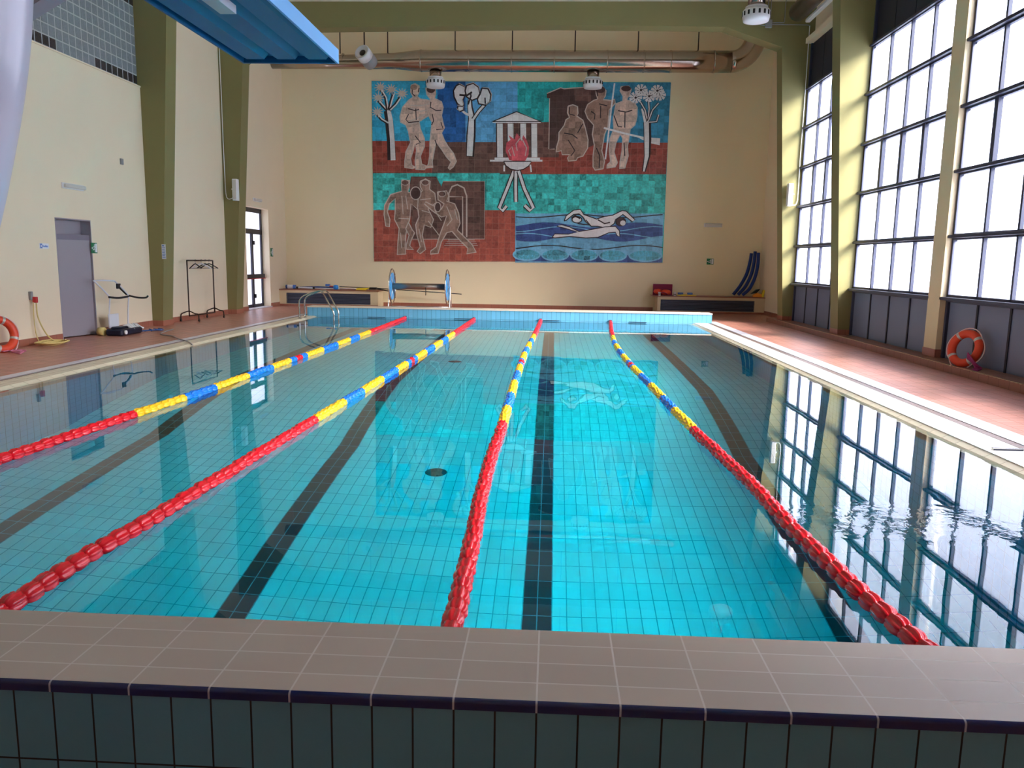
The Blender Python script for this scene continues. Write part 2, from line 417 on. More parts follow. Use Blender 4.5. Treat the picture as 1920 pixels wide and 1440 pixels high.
# ---- deck, gutters
b = MB()
for (xa, xb, ya, yb, zz) in ((WL-.4, -6.95, -7, YB, ZD), (4.47, 6.75, -7, YB, ZD), (-6.95, 4.47, 19.6, YB, ZD), (-6.95, 4.47, -7, 0.01, -.41)):
    b.box(xa, xb, ya, yb, zz-.15, zz, 0)
struct(b.build('floor', M['deck']))
b = MB(); b.box(-10.6, -9.25, 11.0, 13.6, ZD-.15, ZD-.002); struct(b.build('floor_corridor', M['recess']))
for side, pts in (('right', [(3.65, 3.80, 'edge'), (3.80, 4.15, 'grate'), (4.15, 4.24, 'strip'), (4.24, 4.47, 'whitestrip')]),
                  ('left', [(-6.30, -6.46, 'edge'), (-6.46, -6.76, 'edge'), (-6.76, -6.80, 'strip'), (-6.80, -6.95, 'whitestrip')])):
    b = MB(); mats = []
    for (a, c, k) in pts:
        mats.append(M[k]); xa, xb = min(a, c), max(a, c); mi = len(mats)-1
        zin = -.325 if k == 'edge' and abs(abs(a)-(3.65 if a > 0 else 6.30)) < .01 else None
        if zin is not None:
            inner, outer = a, c
            vs = [(inner, PY0, zin), (outer, PY0, -.262), (outer, PY1, -.262), (inner, PY1, zin), (inner, PY0, -.6), (outer, PY0, -.6), (outer, PY1, -.6), (inner, PY1, -.6)]
            fs = [(0, 1, 2, 3), (7, 6, 5, 4), (0, 4, 5, 1), (3, 2, 6, 7), (0, 3, 7, 4), (1, 5, 6, 2)]
            if a < c: pass
            b.add(vs, fs if a < c else [tuple(reversed(f)) for f in fs], mi)
        else:
            z = {'grate': -.256, 'strip': -.254, 'whitestrip': -.248, 'edge': -.262}[k]
            b.box(xa, xb, .02, 19.6, -.6, z, mi)
    struct(b.build('gutter_'+side, mats))

# ---- curb under the windows, with its dashed edge
b = MB(); b.box(5.95, 6.75, -7, 20.1, ZD-.02, -.14, 0)
y = 1.0
while y < 19: b.box(5.955, 5.985, y, y+.05, -.14, -.134, 1); y += .1
M['curb'] = tile_mat('curb_tile', (150, 100, 82), (110, 76, 64), .25, .25, 'yx', gw=.005, rough=.4)
M['dash'] = mat('cream_edge_dash', (222, 192, 150), .5)
struct(b.build('curb', [M['curb'], M['dash']]))

# ---- walls
b = MB(); b.box(WL-.6, 7.4, YB, YB+.25, ZD-.1, ZCEIL)
struct(b.build('wall_back', M['wall_back']))
b = MB(); b.box(WL-.8, 7.4, -7.2, -7, ZD-.1, ZCEIL); struct(b.build('wall_rear', M['wall']))
# left wall in pieces around the two door openings; the upper part near the camera is glass block
DY0, DY1, DZ = 11.70, 12.80, 1.94        # doorway
FY0, FY1, FZ = 20.55, 22.42, 2.75        # far exit door recess
b = MB()
WT = WL-.25
def wl(y0, y1, z0, z1): b.box(WT, WL, y0, y1, z0, z1)
wl(-7, DY0, ZD, 4.84); wl(DY0, DY1, DZ, 4.84); wl(DY1, 15.12, ZD, 4.84)
wl(-7, 6.0, 4.84, ZCEIL); wl(6.0, 15.12, 8.65, ZCEIL)
wl(15.12, FY0, ZD, ZCEIL); wl(FY0, FY1, FZ, ZCEIL); wl(FY1, YB, ZD, ZCEIL)
b.box(WL-.6, WL-.35, FY0-.3, FY1+.3, ZD-.1, FZ+.2)   # outside reveal behind the door
b.box(WL, WL+.02, 6.0, 15.14, 4.82, 4.845, 0)       # little ledge under the glass blocks
struct(b.build('wall_left', M['wall']))
# corridor behind the doorway
b = MB()
b.box(-10.7, -10.6, 11.0, 13.7, ZD, 2.6); b.box(-10.6, WT, 11.0, 11.1, ZD, 2.6); b.box(-10.6, WT, 13.6, 13.7, ZD, 2.6); b.box(-10.7, WT, 11.0, 13.7, 2.6, 2.7)
struct(b.build('wall_corridor', M['wall']))
# right: cream wall beyond the last pillar, spandrel above windows, near part
b = MB(); b.box(6.7, 6.95, 19.45, YB, ZD, ZCEIL); b.box(6.42, 6.95, -7, 19.45, 6.86, ZCEIL); b.box(6.2, 6.95, 14.98, 19.06, 6.80, 6.92); b.box(6.2, 6.95, 3, 14.98, 6.80, 6.92)
b.box(6.42, 6.95, -7, -.72, -.14, 6.86)
b.box(6.60, 6.95, -.72, 19.45, -.14, 0.76)
struct(b.build('wall_right', M['wall']))
b = MB(); b.box(WL-.8, 7.4, -7.2, YB+.25, ZCEIL, ZCEIL+.2); struct(b.build('ceiling', M['ceil']))

# baseboards
b = MB()
def bb(y0, y1): b.box(WL, WL+.012, y0, y1, ZD, ZD+.12)
bb(-7, DY0-.02); bb(DY1+.02, 15.05); bb(15.6, 19.05); bb(19.6, FY0); bb(FY1, 23.2)
struct(b.build('baseboard_left', M['skirt']))
b = MB(); b.box(-5.6, 3.3, YB-.012, YB, ZD, ZD+.12); struct(b.build('baseboard_back', M['skirtx']))
b = MB(); b.box(6.688, 6.7, 19.5, 23.2, ZD, ZD+.12); struct(b.build('baseboard_right', M['skirt']))

# ---- portal frames (pillars and beam) at Y=15.1 and Y=19.1
def frame_prof(top):
    return None
def portal(y0, y1, beam):
    b = MB()
    # left pillar: leans outwards into the hall with height
    b.prism([(WL-.1, ZD), (-8.62, ZD), (-8.20, 6.35), (-7.1, 7.2), (-7.1, 7.8), (WL-.1, 7.8)], 'y', y0, y1, 0)
    b.prism([(6.75, -.15), (6.75, 7.8), (4.2, 7.8), (4.2, 7.2), (5.63, 6.72), (6.10, -.15)], 'y', y0, y1, 0)
    b.prism([(-7.1, 7.16), (-4.0, 7.2), (0, 7.24), (4.2, 7.2), (4.2, 7.8), (-7.1, 7.8)], 'y', y0, y1, 0)
    b.prism([(-8.9, 7.8), (6.6, 7.8), (6.6, 7.86), (-8.9, 7.86)], 'y', y0+.02, y1-.02, 1)
    # painted plinth
    b.prism([(WL-.1, ZD), (-8.605, ZD), (-8.600, ZD+.12), (WL-.1, ZD+.12)], 'y', y0-.01, y1+.01, 2)
    b.prism([(6.09, -.15), (6.75, -.15), (6.75, -.03), (6.085, -.03)], 'y', y0-.01, y1+.01, 2)
    return b
struct(portal(19.08, 19.55, True).build('beam', [M['green'], M['ceil'], M['skirtx']]))
struct(portal(14.96, 15.42, True).build('beam', [M['green'], M['ceil'], M['skirtx']]))
# flush cream columns nearer the camera
for y0 in (10.92, 6.90, 2.90, -1.12):
    b = MB(); b.box(6.24, 6.6, y0, y0+.42, -.15, 6.8, 0); b.box(6.23, 6.6, y0-.01, y0+.43, -.15, -.01, 1)
    struct(b.build('column', [M['column'], M['skirtx']]))

# ---- the right-hand windows
RAILS = [1.785, 2.79, 3.77, 4.75]
def window(idx, ya, yb):
    """ya,yb: clear opening"""
    lo, hi = ya+.03, yb-.03; pitch = (hi-lo-.04)/4
    b = MB()
    X0, X1 = 6.33, 6.42
    b.box(X0, X1+.1, ya, lo+.02, -.14, 6.8); b.box(X0, X1+.1, hi-.02, yb, -.14, 6.8)
    for z in RAILS:
        b.box(X0, X1, lo, hi, z-.05, z+.05); b.box(6.26, X0, ya-.02, yb+.05, z-.02, z+.03)
    b.box(X0, X1, lo, hi, .76, .88); b.box(6.24, X0, ya-.02, yb+.05, .79, .84)
    b.box(X0, X1, lo, hi, 5.66, 5.76); b.box(6.28, X0, ya, yb, 5.68, 5.72)
    zs = [.82]+RAILS+[5.70]
    for k in (1, 2, 3):
        y = lo+.02+pitch*k
        for r in range(5):
            w = .05 if r == 2 else .024
            b.box(X0-(.015 if r == 2 else 0), X1, y-w, y+w, zs[r], zs[r+1])
    fr = struct(b.build('window_%d' % idx, M['frame'])); bevel(fr, .004, 1)
    for r in range(5):
        for k in range(4):
            p = MB(); y = lo+.02+pitch*k
            p.box(6.385, 6.395, y+.02, y+pitch-.02, zs[r]+.04, zs[r+1]-.04)
            p.build('pane', M['pane'], fr)
    for k in range(4):
        y = lo+.02+pitch*k
        p = MB(); p.box(6.37, 6.44, y+.02, y+pitch-.02, -.14, .78); p.build('lower_panel', M['panel'], fr)
        g = MB(); g.box(6.355, 6.44, y-.022, y+.022, -.14, .77); g.build('joint_strip', M['groove'], fr)
        p = MB(); p.box(6.38, 6.42, y+.012, y+pitch-.012, 5.72, 6.8); p.build('shutter_panel', M['navy'], fr)
    g = MB(); g.box(6.44, 6.50, lo, hi, -.14, .8); g.box(6.44, 6.50, lo, hi, 5.72, 6.8); g.build('backing', M['groove'], fr)
    return fr
window(1, 15.42, 19.06); window(2, 11.34, 14.96); window(3, 7.32, 10.92); window(4, 3.32, 6.90); window(6, -.70, 2.90)  # last window is unseen, added to bring more light to the pool

# ---- glass block window on the left
b = MB(); bs = .2
b.box(WL-.16, WL-.06, 6.0, 15.0, 4.86, 8.65, 0)
ny = int((15.0-6.0)/bs)
for i in range(ny):
    for j in range(19):
        y0 = 15.0-(i+1)*bs; z0 = 4.87+j*bs*.98
        if z0+bs > 8.65: continue
        dark = (j == 0 and (i < 8 or i in (14, 15, 16, 17, 18, 19, 20))) or (j == 8 and i < 3)
        g = .006; x = WL-.055
        vs = [(WL-.07, y0+g, z0+g), (WL-.07, y0+bs-g, z0+g), (WL-.07, y0+bs-g, z0+bs-g), (WL-.07, y0+g, z0+bs-g),
              (x, y0+.018, z0+.018), (x, y0+bs-.018, z0+.018), (x, y0+bs-.018, z0+bs-.018), (x, y0+.018, z0+bs-.018)]
        b.add(vs, [(4, 5, 6, 7), (0, 1, 5, 4), (1, 2, 6, 5), (2, 3, 7, 6), (3, 0, 4, 7)], 2 if dark else 1)
b.box(WL-.2, WL-.01, 15.0, 15.08, 4.84, 8.65, 3)
struct(b.build('window_5', [M['mortar'], M['gblock'], M['gblockd'], M['wall']]))

# ---- doors
b = MB()   # doorway with a half-open leaf and a fixed transom band
hx, hy = WL-.03, DY1-.01; ang = math.radians(11)
Mx = Matrix.Translation((hx, hy, 0)) @ Matrix.Rotation(-ang, 4, 'Z')
b.box(-.045, 0, -1.08, 0, ZD+.02, 1.66, 0, Mx)
d1 = struct(b.build('door_1', M['door']))
b = MB(); b.box(-.052, .004, -1.08, 0, 1.56, 1.66, 0, Mx); b.build('door_rail', M['doorband'], d1)
b = MB(); b.box(WT+.02, WT+.06, DY0, DY1, 1.66, DZ, 0); b.build('transom', M['door'], d1)
b = MB(); b.box(WT, WL+.004, DY0-.0, DY0+.02, ZD, DZ); b.box(WT, WL+.004, DY1-.02, DY1, ZD, DZ); b.box(WT, WL+.004, DY0, DY1, DZ-.02, DZ); b.build('door_frame', M['door'], d1)

dx = WL-.24
b = MB(); fw = .07
b.box(dx-.05, dx+.02, FY0, FY0+fw, ZD, FZ); b.box(dx-.05, dx+.02, FY1-fw-.02, FY1, ZD, FZ)
b.box(dx-.05, dx+.02, FY0, FY1, FZ-.13, FZ); b.box(dx-.05, dx+.02, FY0, FY1, 1.98, 2.13); b.box(dx-.05, dx+.02, FY0, FY1, ZD, ZD+.12)
ym = 21.58
b.box(dx-.05, dx+.035, ym-.06, ym+.06, ZD, 2.0)
M['doorframe'] = mat('navy_door_frame', (30, 32, 48), .4)
d2 = struct(b.build('door_2', M['doorframe']))
for (a, c, z0, z1) in ((FY0+fw, ym-.06, ZD+.12, 1.98), (ym+.06, FY1-fw-.02, ZD+.12, 1.98), (FY0+fw, FY1-fw, 2.13, FZ-.13)):
    b = MB(); b.box(dx-.03, dx-.02, a, c, z0, z1); b.build('pane', M['panedoor'], d2)
b = MB(); b.box(dx+.02, dx+.09, FY0+.1, FY1-.05, .66, .78); b.build('push_bar', M['doorframe'], d2)
b = MB(); b.box(dx+.03, dx+.10, FY0+.1, FY1+.02, .635, .66); b.build('push_bar_strip', M['red'], d2)
for z in (1.72, .12):
    b = MB(); b.box(dx+.02, dx+.07, ym+.02, ym+.1, z-.06, z+.06); b.build('bolt_housing', M['black'], d2)
b = MB(); b.box(WT, WL+.03, FY0, FY1+.05, ZD, ZD+.03); b.build('threshold', M['whitestrip'], d2)

# ---- fixed drains, slots and anchors
for i, (x0_, x1_) in enumerate(((-4.98, -4.51), (-2.62, -2.16), (-.23, .22), (2.07, 2.54))):
    b = MB(); b.box(x0_, x1_, 19.088, 19.10, -.272, -.258, 0)
    o = b.build('grab_slot', M['navyplastic'], origin=((x0_+x1_)/2, 19.08, -.26))
    tag(o, ['dark slot in the far blue wall, nearest the chrome ladder', 'dark slot in the far blue wall, left of the second lane rope', 'dark slot in the far blue wall, right of the third lane rope', 'dark slot in the far blue wall, right of the curved fourth rope'][i], 'slot', 'dark slots along the far end wall')
def drain(x, y, z, label):
    b = MB(); b.lathe([(0, .012), (.10, .012), (.125, .004), (.13, 0)], (x, y, z), n=24)
    o = b.build('floor_drain', mat('drain_green_grey', (34, 74, 70), .5), origin=(x, y, z)); tag(o, label, 'drain')
drain(-1.31, 6.84, -3.42, 'round dark drain on the deep pool floor, between the second and third ropes')
drain(-1.80, 12.6, -2.47, 'small round drain on the shallow pool floor, nearer the far wall')

# ================================================================== LANE ROPES
def resample(pts, n_per=.01):
    out = [Vector(pts[0])]
    P = [Vector(p) for p in pts]
    # Catmull-Rom
    Q = [P[0]*2-P[1]]+P+[P[-1]*2-P[-2]]
    for i in range(1, len(Q)-2):
        L_ = (Q[i+1]-Q[i]).length; k = max(2, int(L_/n_per))
        for t in range(1, k+1):
            u = t/k
            out.append(.5*((2*Q[i])+(Q[i+1]-Q[i-1])*u+(2*Q[i-1]-5*Q[i]+4*Q[i+1]-Q[i+2])*u*u+(3*Q[i]-Q[i-1]-3*Q[i+1]+Q[i+2])*u**3))
    return out
def float_mesh(mt):
    """a fluted wave-breaking float on the rope axis (local +Y), ribbed into petals"""
    b = MB(); L_ = .118; n = 32; rings = [(-.5, .018), (-.47, .034), (-.36, .047), (-.16, .0535), (.06, .0535), (.26, .049), (.36, .050), (.44, .043), (.5, .020)]
    vs = []
    for (u, r) in rings:
        for k in range(n):
            a = 2*PI*k/n; petal = 1 - .26*abs(math.cos(4*a))**5
            rr = r*petal if r > .03 else r
            yy = u*L_ + .006*math.cos(8*a)*(1 if u > .2 else 0)
            vs.append((rr*math.cos(a), yy, rr*math.sin(a)))
    fs = []
    for i in range(len(rings)-1):
        for k in range(n): l = (k+1) % n; fs.append((i*n+k, (i+1)*n+k, (i+1)*n+l, i*n+l))
    b.add(vs, fs, 0, True)
    b.f.append(tuple(range(n))); b.m.append(0); b.sm.append(False)
    b.f.append(tuple(reversed(range((len(rings)-1)*n, len(rings)*n)))); b.m.append(0); b.sm.append(False)
    me = bpy.data.meshes.new('float'); me.from_pydata(b.v, [], b.f); me.materials.append(mt)
    me.polygons.foreach_set('use_smooth', b.sm); me.update(); return me
FM = {c: float_mesh(M['f_'+c]) for c in ('red', 'yel', 'blu')}
def merge_floats(items, name, parent):
    b = MB(); key = {'red': 0, 'yel': 1, 'blu': 2}
    for (p, q, c) in items:
        me = FM[c]; vs = [p + q @ v.co for v in me.vertices]
        o = len(b.v); b.v += [tuple(v) for v in vs]
        for pl in me.polygons: b.f.append(tuple(o+i for i in pl.vertices)); b.m.append(key[c]); b.sm.append(True)
    return b.build(name, [M['f_red'], M['f_yel'], M['f_blu']], parent)
ZR = -.268
def lane_rope(pts, segs, label):
    """segs: list of (y_end, colour) from near to far"""
    path = resample([(x, y, ZR) for x, y in pts])
    root = thing('lane_rope', label, 'lane rope', (pts[0][0], pts[0][1], ZR), 'lane ropes floating on the pool')
    b = MB(); b.tube(path[::8]+[path[-1]], .006, 6); b.build('cord', M['white'], root)
    acc = 0; items = []; step = .1235; nxt = .09
    for i in range(1, len(path)):
        acc += (path[i]-path[i-1]).length
        if acc >= nxt:
            nxt += step; t = (path[i]-path[i-1]).normalized()
            q = Vector((0, 1, 0)).rotation_difference(t)
            q = q @ Quaternion((0, 1, 0), random.uniform(-.35, .35)+ (PI/8 if len(items) % 2 else 0))
            c = 'red'
            for ye, cc in segs:
                if path[i].y < ye: c = cc; break
            off = Vector((random.uniform(-.004, .004), 0, random.uniform(-.004, .004)))
            items.append((path[i]+off, q, c))
    items = [it for it in items if it[0].y < PY1-.08]
    for p, q, c in items[:100]:
        o = bpy.data.objects.new('float', FM[c]); COL.objects.link(o); o.parent = root
        o.location = p-Vector(root.location); o.rotation_mode = 'QUATERNION'; o.rotation_quaternion = q
    if items[100:]:
        r = merge_floats(items[100:], 'float_run', root); r['kind'] = 'stuff'
    e = path[-1]; b = MB(); b.box(e.x-.03, e.x+.03, PY1-.05, PY1, ZR-.03, ZR+.05); b.build('anchor', M['navyplastic'], root)
    return root
SEG = [(5.3, 'red'), (6.25, 'yel'), (7.1, 'blu'), (8.0, 'yel'), (8.85, 'blu'), (9.7, 'yel'), (9.93, 'blu'), (10.18, 'red'), (10.4, 'blu'), (11.28, 'yel'), (12.1, 'blu'), (13.0, 'yel'), (13.75, 'blu'), (14.7, 'yel'), (30, 'red')]
lane_rope([(-4.22, .6), (-4.20, 2.0), (-4.18, 3.5), (-4.10, 5.4), (-4.03, 7.13), (-4.0, 8.94), (-3.94, 11.38), (-3.92, 14.85), (-3.95, 19.1)], SEG,
          'red, yellow and blue lane rope nearest the left pool edge')
lane_rope([(-2.38, .6), (-2.39, 1.55), (-2.36, 2.23), (-2.34, 3.13), (-2.28, 5.46), (-2.21, 8.09), (-2.15, 11.33), (-2.1, 14.74), (-2.08, 19.1)], SEG,
          'red, yellow and blue lane rope running out of the lower left corner of the photo')
lane_rope([(-.37, .6), (-.38, 1.02), (-.40, 1.94), (-.43, 2.81), (-.445, 3.88), (-.44, 5.3), (-.45, 7.94), (-.44, 11.22), (-.36, 14.7), (-.29, 19.1)], SEG,
          'red, yellow and blue lane rope just left of the dark centre line')
lane_rope([(1.64, .6), (1.59, 1.08), (1.535, 1.7), (1.5, 2.5), (1.48, 3.59), (1.4, 5.18), (1.32, 7.9), (1.25, 10.25), (1.25, 12.89), (1.31, 14.63), (1.44, 16.98), (1.58, 19.1)], SEG,
          'red, yellow and blue lane rope that bows, nearest the windows')

# ================================================================== DIVING BOARD AND ITS STAND
bx0, bx1, by1, bz = -1.75, -1.205, 2.40, 2.375
dv = thing('diving_board', 'blue ribbed diving board reaching over the pool from above left', 'diving board', (-1.48, .0, bz))
b = MB(); b.box(bx0+.013, bx1-.013, -2.6, by1-.021, bz+.036, bz+.069, 0)
b.build('deck_plate', M['blue'], dv)
M['litblue'] = mat('board_blue_window_lit', (124, 194, 252), .35, var=.02)  # board blue with window light on the right edge put into the colour
b = MB(); b.box(bx1-.012, bx1, -2.6, by1, bz, bz+.075); b.build('side_rail', M['litblue'], dv)
b = MB(); b.box(bx0, bx0+.012, -2.6, by1, bz, bz+.075); b.build('side_rail', M['blue'], dv)
b = MB(); b.box(bx0+.012, bx1-.012, by1-.02, by1, bz, bz+.07); b.build('end_lip', M['blue'], dv)
w = (bx1-bx0-.024)/3
for k in range(3):
    xc = bx0+.012+w*(k+.5); hw = w*.30
    P = [(xc-hw-.03, bz+.036), (xc-hw, bz+.006), (xc+hw, bz+.006), (xc+hw+.03, bz+.036)]
    b = MB(); ye = by1-.055
    n0 = []
    for (y, sc) in ((-2.5, 1), (ye-.06, 1), (ye-.02, .93), (ye, .75)):
        for (px, pz) in P: n0.append((xc+(px-xc)*sc, y, pz if pz > bz+.02 else bz+.036-(bz+.036-pz)*(1 if sc > .8 else .2)))
    fs = []
    for i in range(3):
        for j in range(3): fs.append((i*4+j, i*4+j+1, (i+1)*4+j+1, (i+1)*4+j))
    fs.append((12, 13, 14, 15)); fs.append((3, 2, 1, 0))
    b.add(n0, fs, 0); b.build('rib', M['blue'], dv)
b = MB(); b.box(-1.455, -1.385, 1.20, 1.395, bz-.03, bz+.005); b.build('fulcrum_pad', M['whitem'], dv)
st = thing('diving_stand', 'curved white tubular stand at the left edge, closest to the camera', 'stand', (-1.18, -.7, ZD))
b = MB(); pts = resample([(-1.62, -.7, ZD), (-1.45, -.7, .5), (-1.285, -.7, 1.1), (-1.165, -.7, 1.45), (-1.092, -.7, 1.75), (-1.10, -.66, 2.08), (-1.2, -.5, 2.30)])[::6]
b.tube(pts, .125, 28); b.build('post', M['lav'], st)
b = MB(); b.prism([(-1.60, 1.80), (-1.40, 1.92), (-1.05, 2.11), (-1.05, 2.36), (-1.75, 2.36), (-1.75, 1.80)], 'y', -.06, .0)
M['gusset'] = mat('grey_lilac_plate', (176, 166, 176), .5, var=.03)
b.build('gusset_plate', M['gusset'], st)
b = MB(); b.lathe([(.2, 0), (.2, .02), (.14, .03)], (-1.62, -.7, ZD), n=28); b.build('base_flange', M['lav'], st)
b = MB(); b.box(-1.75, -1.05, -.6, .0, 2.30, 2.372); b.build('cradle', M['gusset'], st)

# ================================================================== DUCT, DIFFUSERS, SPOT
DZc, DYc, DR = 7.33, 23.15, .315
duct = thing('ventilation_duct', 'long shiny metal air duct hung across the back wall above the mural', 'duct', (0, DYc, DZc))
path = [(-8.84, DYc, DZc-.05), (-7.0, DYc, DZc-.05), (-5.0, DYc, DZc-.01), (-4.2, DYc, DZc), (-2, DYc, DZc), (0, DYc, DZc), (2, DYc, DZc), (4, DYc, DZc), (5.2, DYc, DZc)]
rr = [.2, .2, .235, .315, .315, .315, .315, .315, .315]
b = MB(); b.tube(path, rr, 40, caps=True); b.build('straight_run', M['galv'], duct)
arc = [(5.2+.72*math.sin(a), DYc, DZc+.80*(1-math.cos(a))) for a in [i*PI/2/10 for i in range(11)]]
arc += [(5.92, DYc, DZc+1.2), (5.92, DYc, ZCEIL)]
b = MB(); b.tube(arc, .315, 32); eb = b.build('elbow', M['galv'], duct)
for x in (-6.6, -5.45, -4.18, -2.7, -1.4, -.1, 1.5, 2.6, 3.4, 4.7):
    rd = .205 if x < -5.2 else .322
    if x > -5.2 and x < -4.3: rd = .26
    b = MB(); b.tube([(x-.02, DYc, DZc), (x+.02, DYc, DZc)], rd+.003, 40); b.build('joint_band', M['galv'], duct)
for x in (-6.70, -5.22, -3.14, -1.39, .52, 2.42, 4.22):
    b = MB(); b.tube([(x, DYc, DZc+(.2 if x < -5.2 else .3)), (x, DYc, ZCEIL)], .018, 6); b.build('hanger_rod', M['rackm'], duct)
def diffuser(x, y, ztop, zb, R, label):
    t = thing('air_diffuser', label, 'air diffuser', (x, y, zb), 'round ceiling air diffusers')
    b = MB(); b.lathe([(R*.62, ztop), (R*.62, zb+.34*R*2)], (x, y, 0), n=28); b.build('neck', M['galv'], t)
    H = R*1.0
    b = MB(); b.lathe([(R*.70, zb+H+.02), (R*.78, zb+H+.02), (R*.80, zb+H-.03)], (x, y, 0), n=32); b.build('collar', M['white'], t)
    b = MB(); b.lathe([(R*.55, zb+H*.98), (R*.90, zb+H*.85), (R*1.0, zb+H*.70), (R*.97, zb+H*.30), (R*.90, zb+H*.06), (R*.6, zb), (0, zb)], (x, y, 0), n=40)
    bw = b.build('bowl', M['white'], t)
    s_ = MB()
    for k in range(16):
        a = 2*PI*k/16; Mx = Matrix.Translation((x, y, 0)) @ Matrix.Rotation(a, 4, 'Z')
        s_.box(R*.985, R*1.012, -R*.075, R*.075, zb+H*.38, zb+H*.68, 0, Mx)
    s_.build('slots', M['black'], bw)
diffuser(-3.74, DYc-.0, DZc-.325, 6.53, .30, 'white slotted air diffuser under the duct, above the left part of the mural')
diffuser(1.09, DYc-.0, DZc-.325, 6.53, .30, 'white slotted air diffuser under the duct, above the right part of the mural')
diffuser(4.46, 17.0, 8.2, 6.72, .31, 'largest white slotted air diffuser, at the top in front of the green beam')
M['ductdark'] = mat('duct_dull', (120, 110, 102), .3, metal=.8, var=.2, nscale=3)
t = thing('ventilation_duct', 'short length of metal duct at the top right beside the window wall', 'duct', (5.95, 16.3, 7.35))
b = MB(); b.tube([(5.78, 18.4, 7.35), (5.78, 15.6, 7.35)], .22, 28); b.build('pipe', M['ductdark'], t)
b = MB(); b.rbox(5.93, 6.05, 16.2, 18.3, 7.08, 7.16, .03); b.build('tube_lamp', M['white'], t)
t = thing('spotlight', 'round grey and white spotlight hung from a dark rod near the diving board', 'spotlight', (-5.44, 21, 6.95))
c0 = Vector((-5.44, 20.92, 6.97)); d = Vector((-.30, -.80, .38)).normalized()
b = MB(); b.lathe([(.20, -.42), (.21, -.36), (.215, -.10)], c0, d, 28); b.build('housing', M['grey'], t)
b = MB(); b.lathe([(.218, -.12), (.225, .10), (.20, .13), (.185, .10), (.10, .06)], c0, d, 28); b.build('rim', M['white'], t)
b = MB(); b.lathe([(.095, .05), (.09, .075), (0, .08)], c0, d, 20); b.build('lens', M['black'], t)
b = MB(); b.tube([(-5.44, 21, 7.14), (-5.44, 21, ZCEIL)], .02, 6); b.build('rod', M['rackm'], t)

# ================================================================== MURAL
MU = [(-5.92, 6.91), (3.55, 6.90), (3.50, 1.33), (-5.90, 1.32)]
def mu(px, py):
    """mural point from its measured grid of marks (top-left origin) to the wall"""
    v = (py-152-(px-697)/560*3*(1-0)-0)/(332.0+ (px-697)/560*5)
    xl = 697+5*v; xr = 1257-18*v
    u = (px-xl)/(xr-xl)
    x = (1-v)*((1-u)*MU[0][0]+u*MU[1][0])+v*((1-u)*MU[3][0]+u*MU[2][0])
    z = (1-v)*((1-u)*MU[0][1]+u*MU[1][1])+v*((1-u)*MU[3][1]+u*MU[2][1])
    return x, z
L4 = lambda pts: [(680+a/4, 140+c/4) for a, c in pts]      # left half
R4 = lambda pts: [(960+a/4, 140+c/4) for a, c in pts]      # right half
def mural_mat(name, c, var=.3, gr=(190, 190, 185), gw=.007, g_on=.55):
    mt, nt, bs_ = new_mat(name); L = nt.links; bs_.inputs['Roughness'].default_value = .3
    tc = nt.nodes.new('ShaderNodeTexCoord'); sp = nt.nodes.new('ShaderNodeSeparateXYZ'); L.new(tc.outputs['Object'], sp.inputs[0])
    g, cid = grid_mask(nt, sp.outputs[0], sp.outputs[2], .2, .2, 0, 0, gw)
    wn = nt.nodes.new('ShaderNodeTexWhiteNoise'); wn.noise_dimensions = '2D'; L.new(cid, wn.inputs['Vector'])
    n = noise(nt, 9, 5); n.inputs['Distortion'].default_value = 1.2
    f = math_n(nt, 'ADD', math_n(nt, 'MULTIPLY', wn.outputs['Value'], .42), math_n(nt, 'MULTIPLY', n.outputs['Fac'], .9))
    cr = nt.nodes.new('ShaderNodeValToRGB'); cl = [min(.88, v_*1.75) for v_ in lin(c)[:3]]
    cr.color_ramp.elements[0].position = .25; cr.color_ramp.elements[1].position = 1.0
    cr.color_ramp.elements[0].color = tuple(v*(1-var*1.3) for v in cl[:3])+(1,)
    cr.color_ramp.elements[1].color = tuple(min(1, v*(1+var*1.4)+var*.03) for v in cl[:3])+(1,)
    L.new(f, cr.inputs[0]); m3 = nt.nodes.new('ShaderNodeMixRGB'); L.new(math_n(nt, 'MULTIPLY', g, g_on), m3.inputs[0]); L.new(cr.outputs[0], m3.inputs[1]); m3.inputs[2].default_value = lin(gr)
    L.new(m3.outputs[0], bs_.inputs['Base Color']); return mt
MC = {}
for k, c, v, gr, go in (('sky', (40, 140, 190), .35, (70, 130, 180), .5), ('deepblue', (22, 76, 132), .4, (60, 110, 170), .5), ('greyblue', (74, 136, 186), .3, (90, 140, 190), .5),
                ('teal', (26, 140, 140), .45, (60, 150, 150), .5), ('tealblue', (40, 112, 142), .35, (70, 130, 150), .5), ('aqua', (44, 158, 148), .55, (90, 180, 170), .5), ('red', (118, 52, 42), .4, (190, 140, 125), .55), ('rust', (134, 66, 54), .35, (200, 160, 145), .5),
                ('brown', (82, 58, 52), .4, (150, 130, 120), .6), ('dark', (62, 44, 42), .3, (120, 100, 95), .5), ('skin', (168, 146, 134), .35, (170, 150, 140), .3), ('tan', (122, 98, 86), .4, (150, 130, 118), .3), ('pale', (184, 184, 184), .12, (170, 170, 170), .3),
                ('line', (162, 152, 144), .1, (160, 150, 142), 0), ('ink', (34, 26, 30), .2, (34, 26, 30), 0), ('white', (200, 196, 192), .1, (190, 190, 190), .3), ('flame', (186, 72, 82), .35, (200, 120, 120), .2), ('lightblue', (96, 152, 190), .25, (150, 200, 226), .4),
                ('wave', (42, 64, 116), .35, (90, 120, 180), .4), ('foam', (54, 124, 172), .75, (180, 220, 235), .2)):
    MC[k] = mural_mat('mural_'+k, c, v, gr, go and .008 or .0, go)
mkeys = list(MC.keys()); b = MB()
lay = [0]
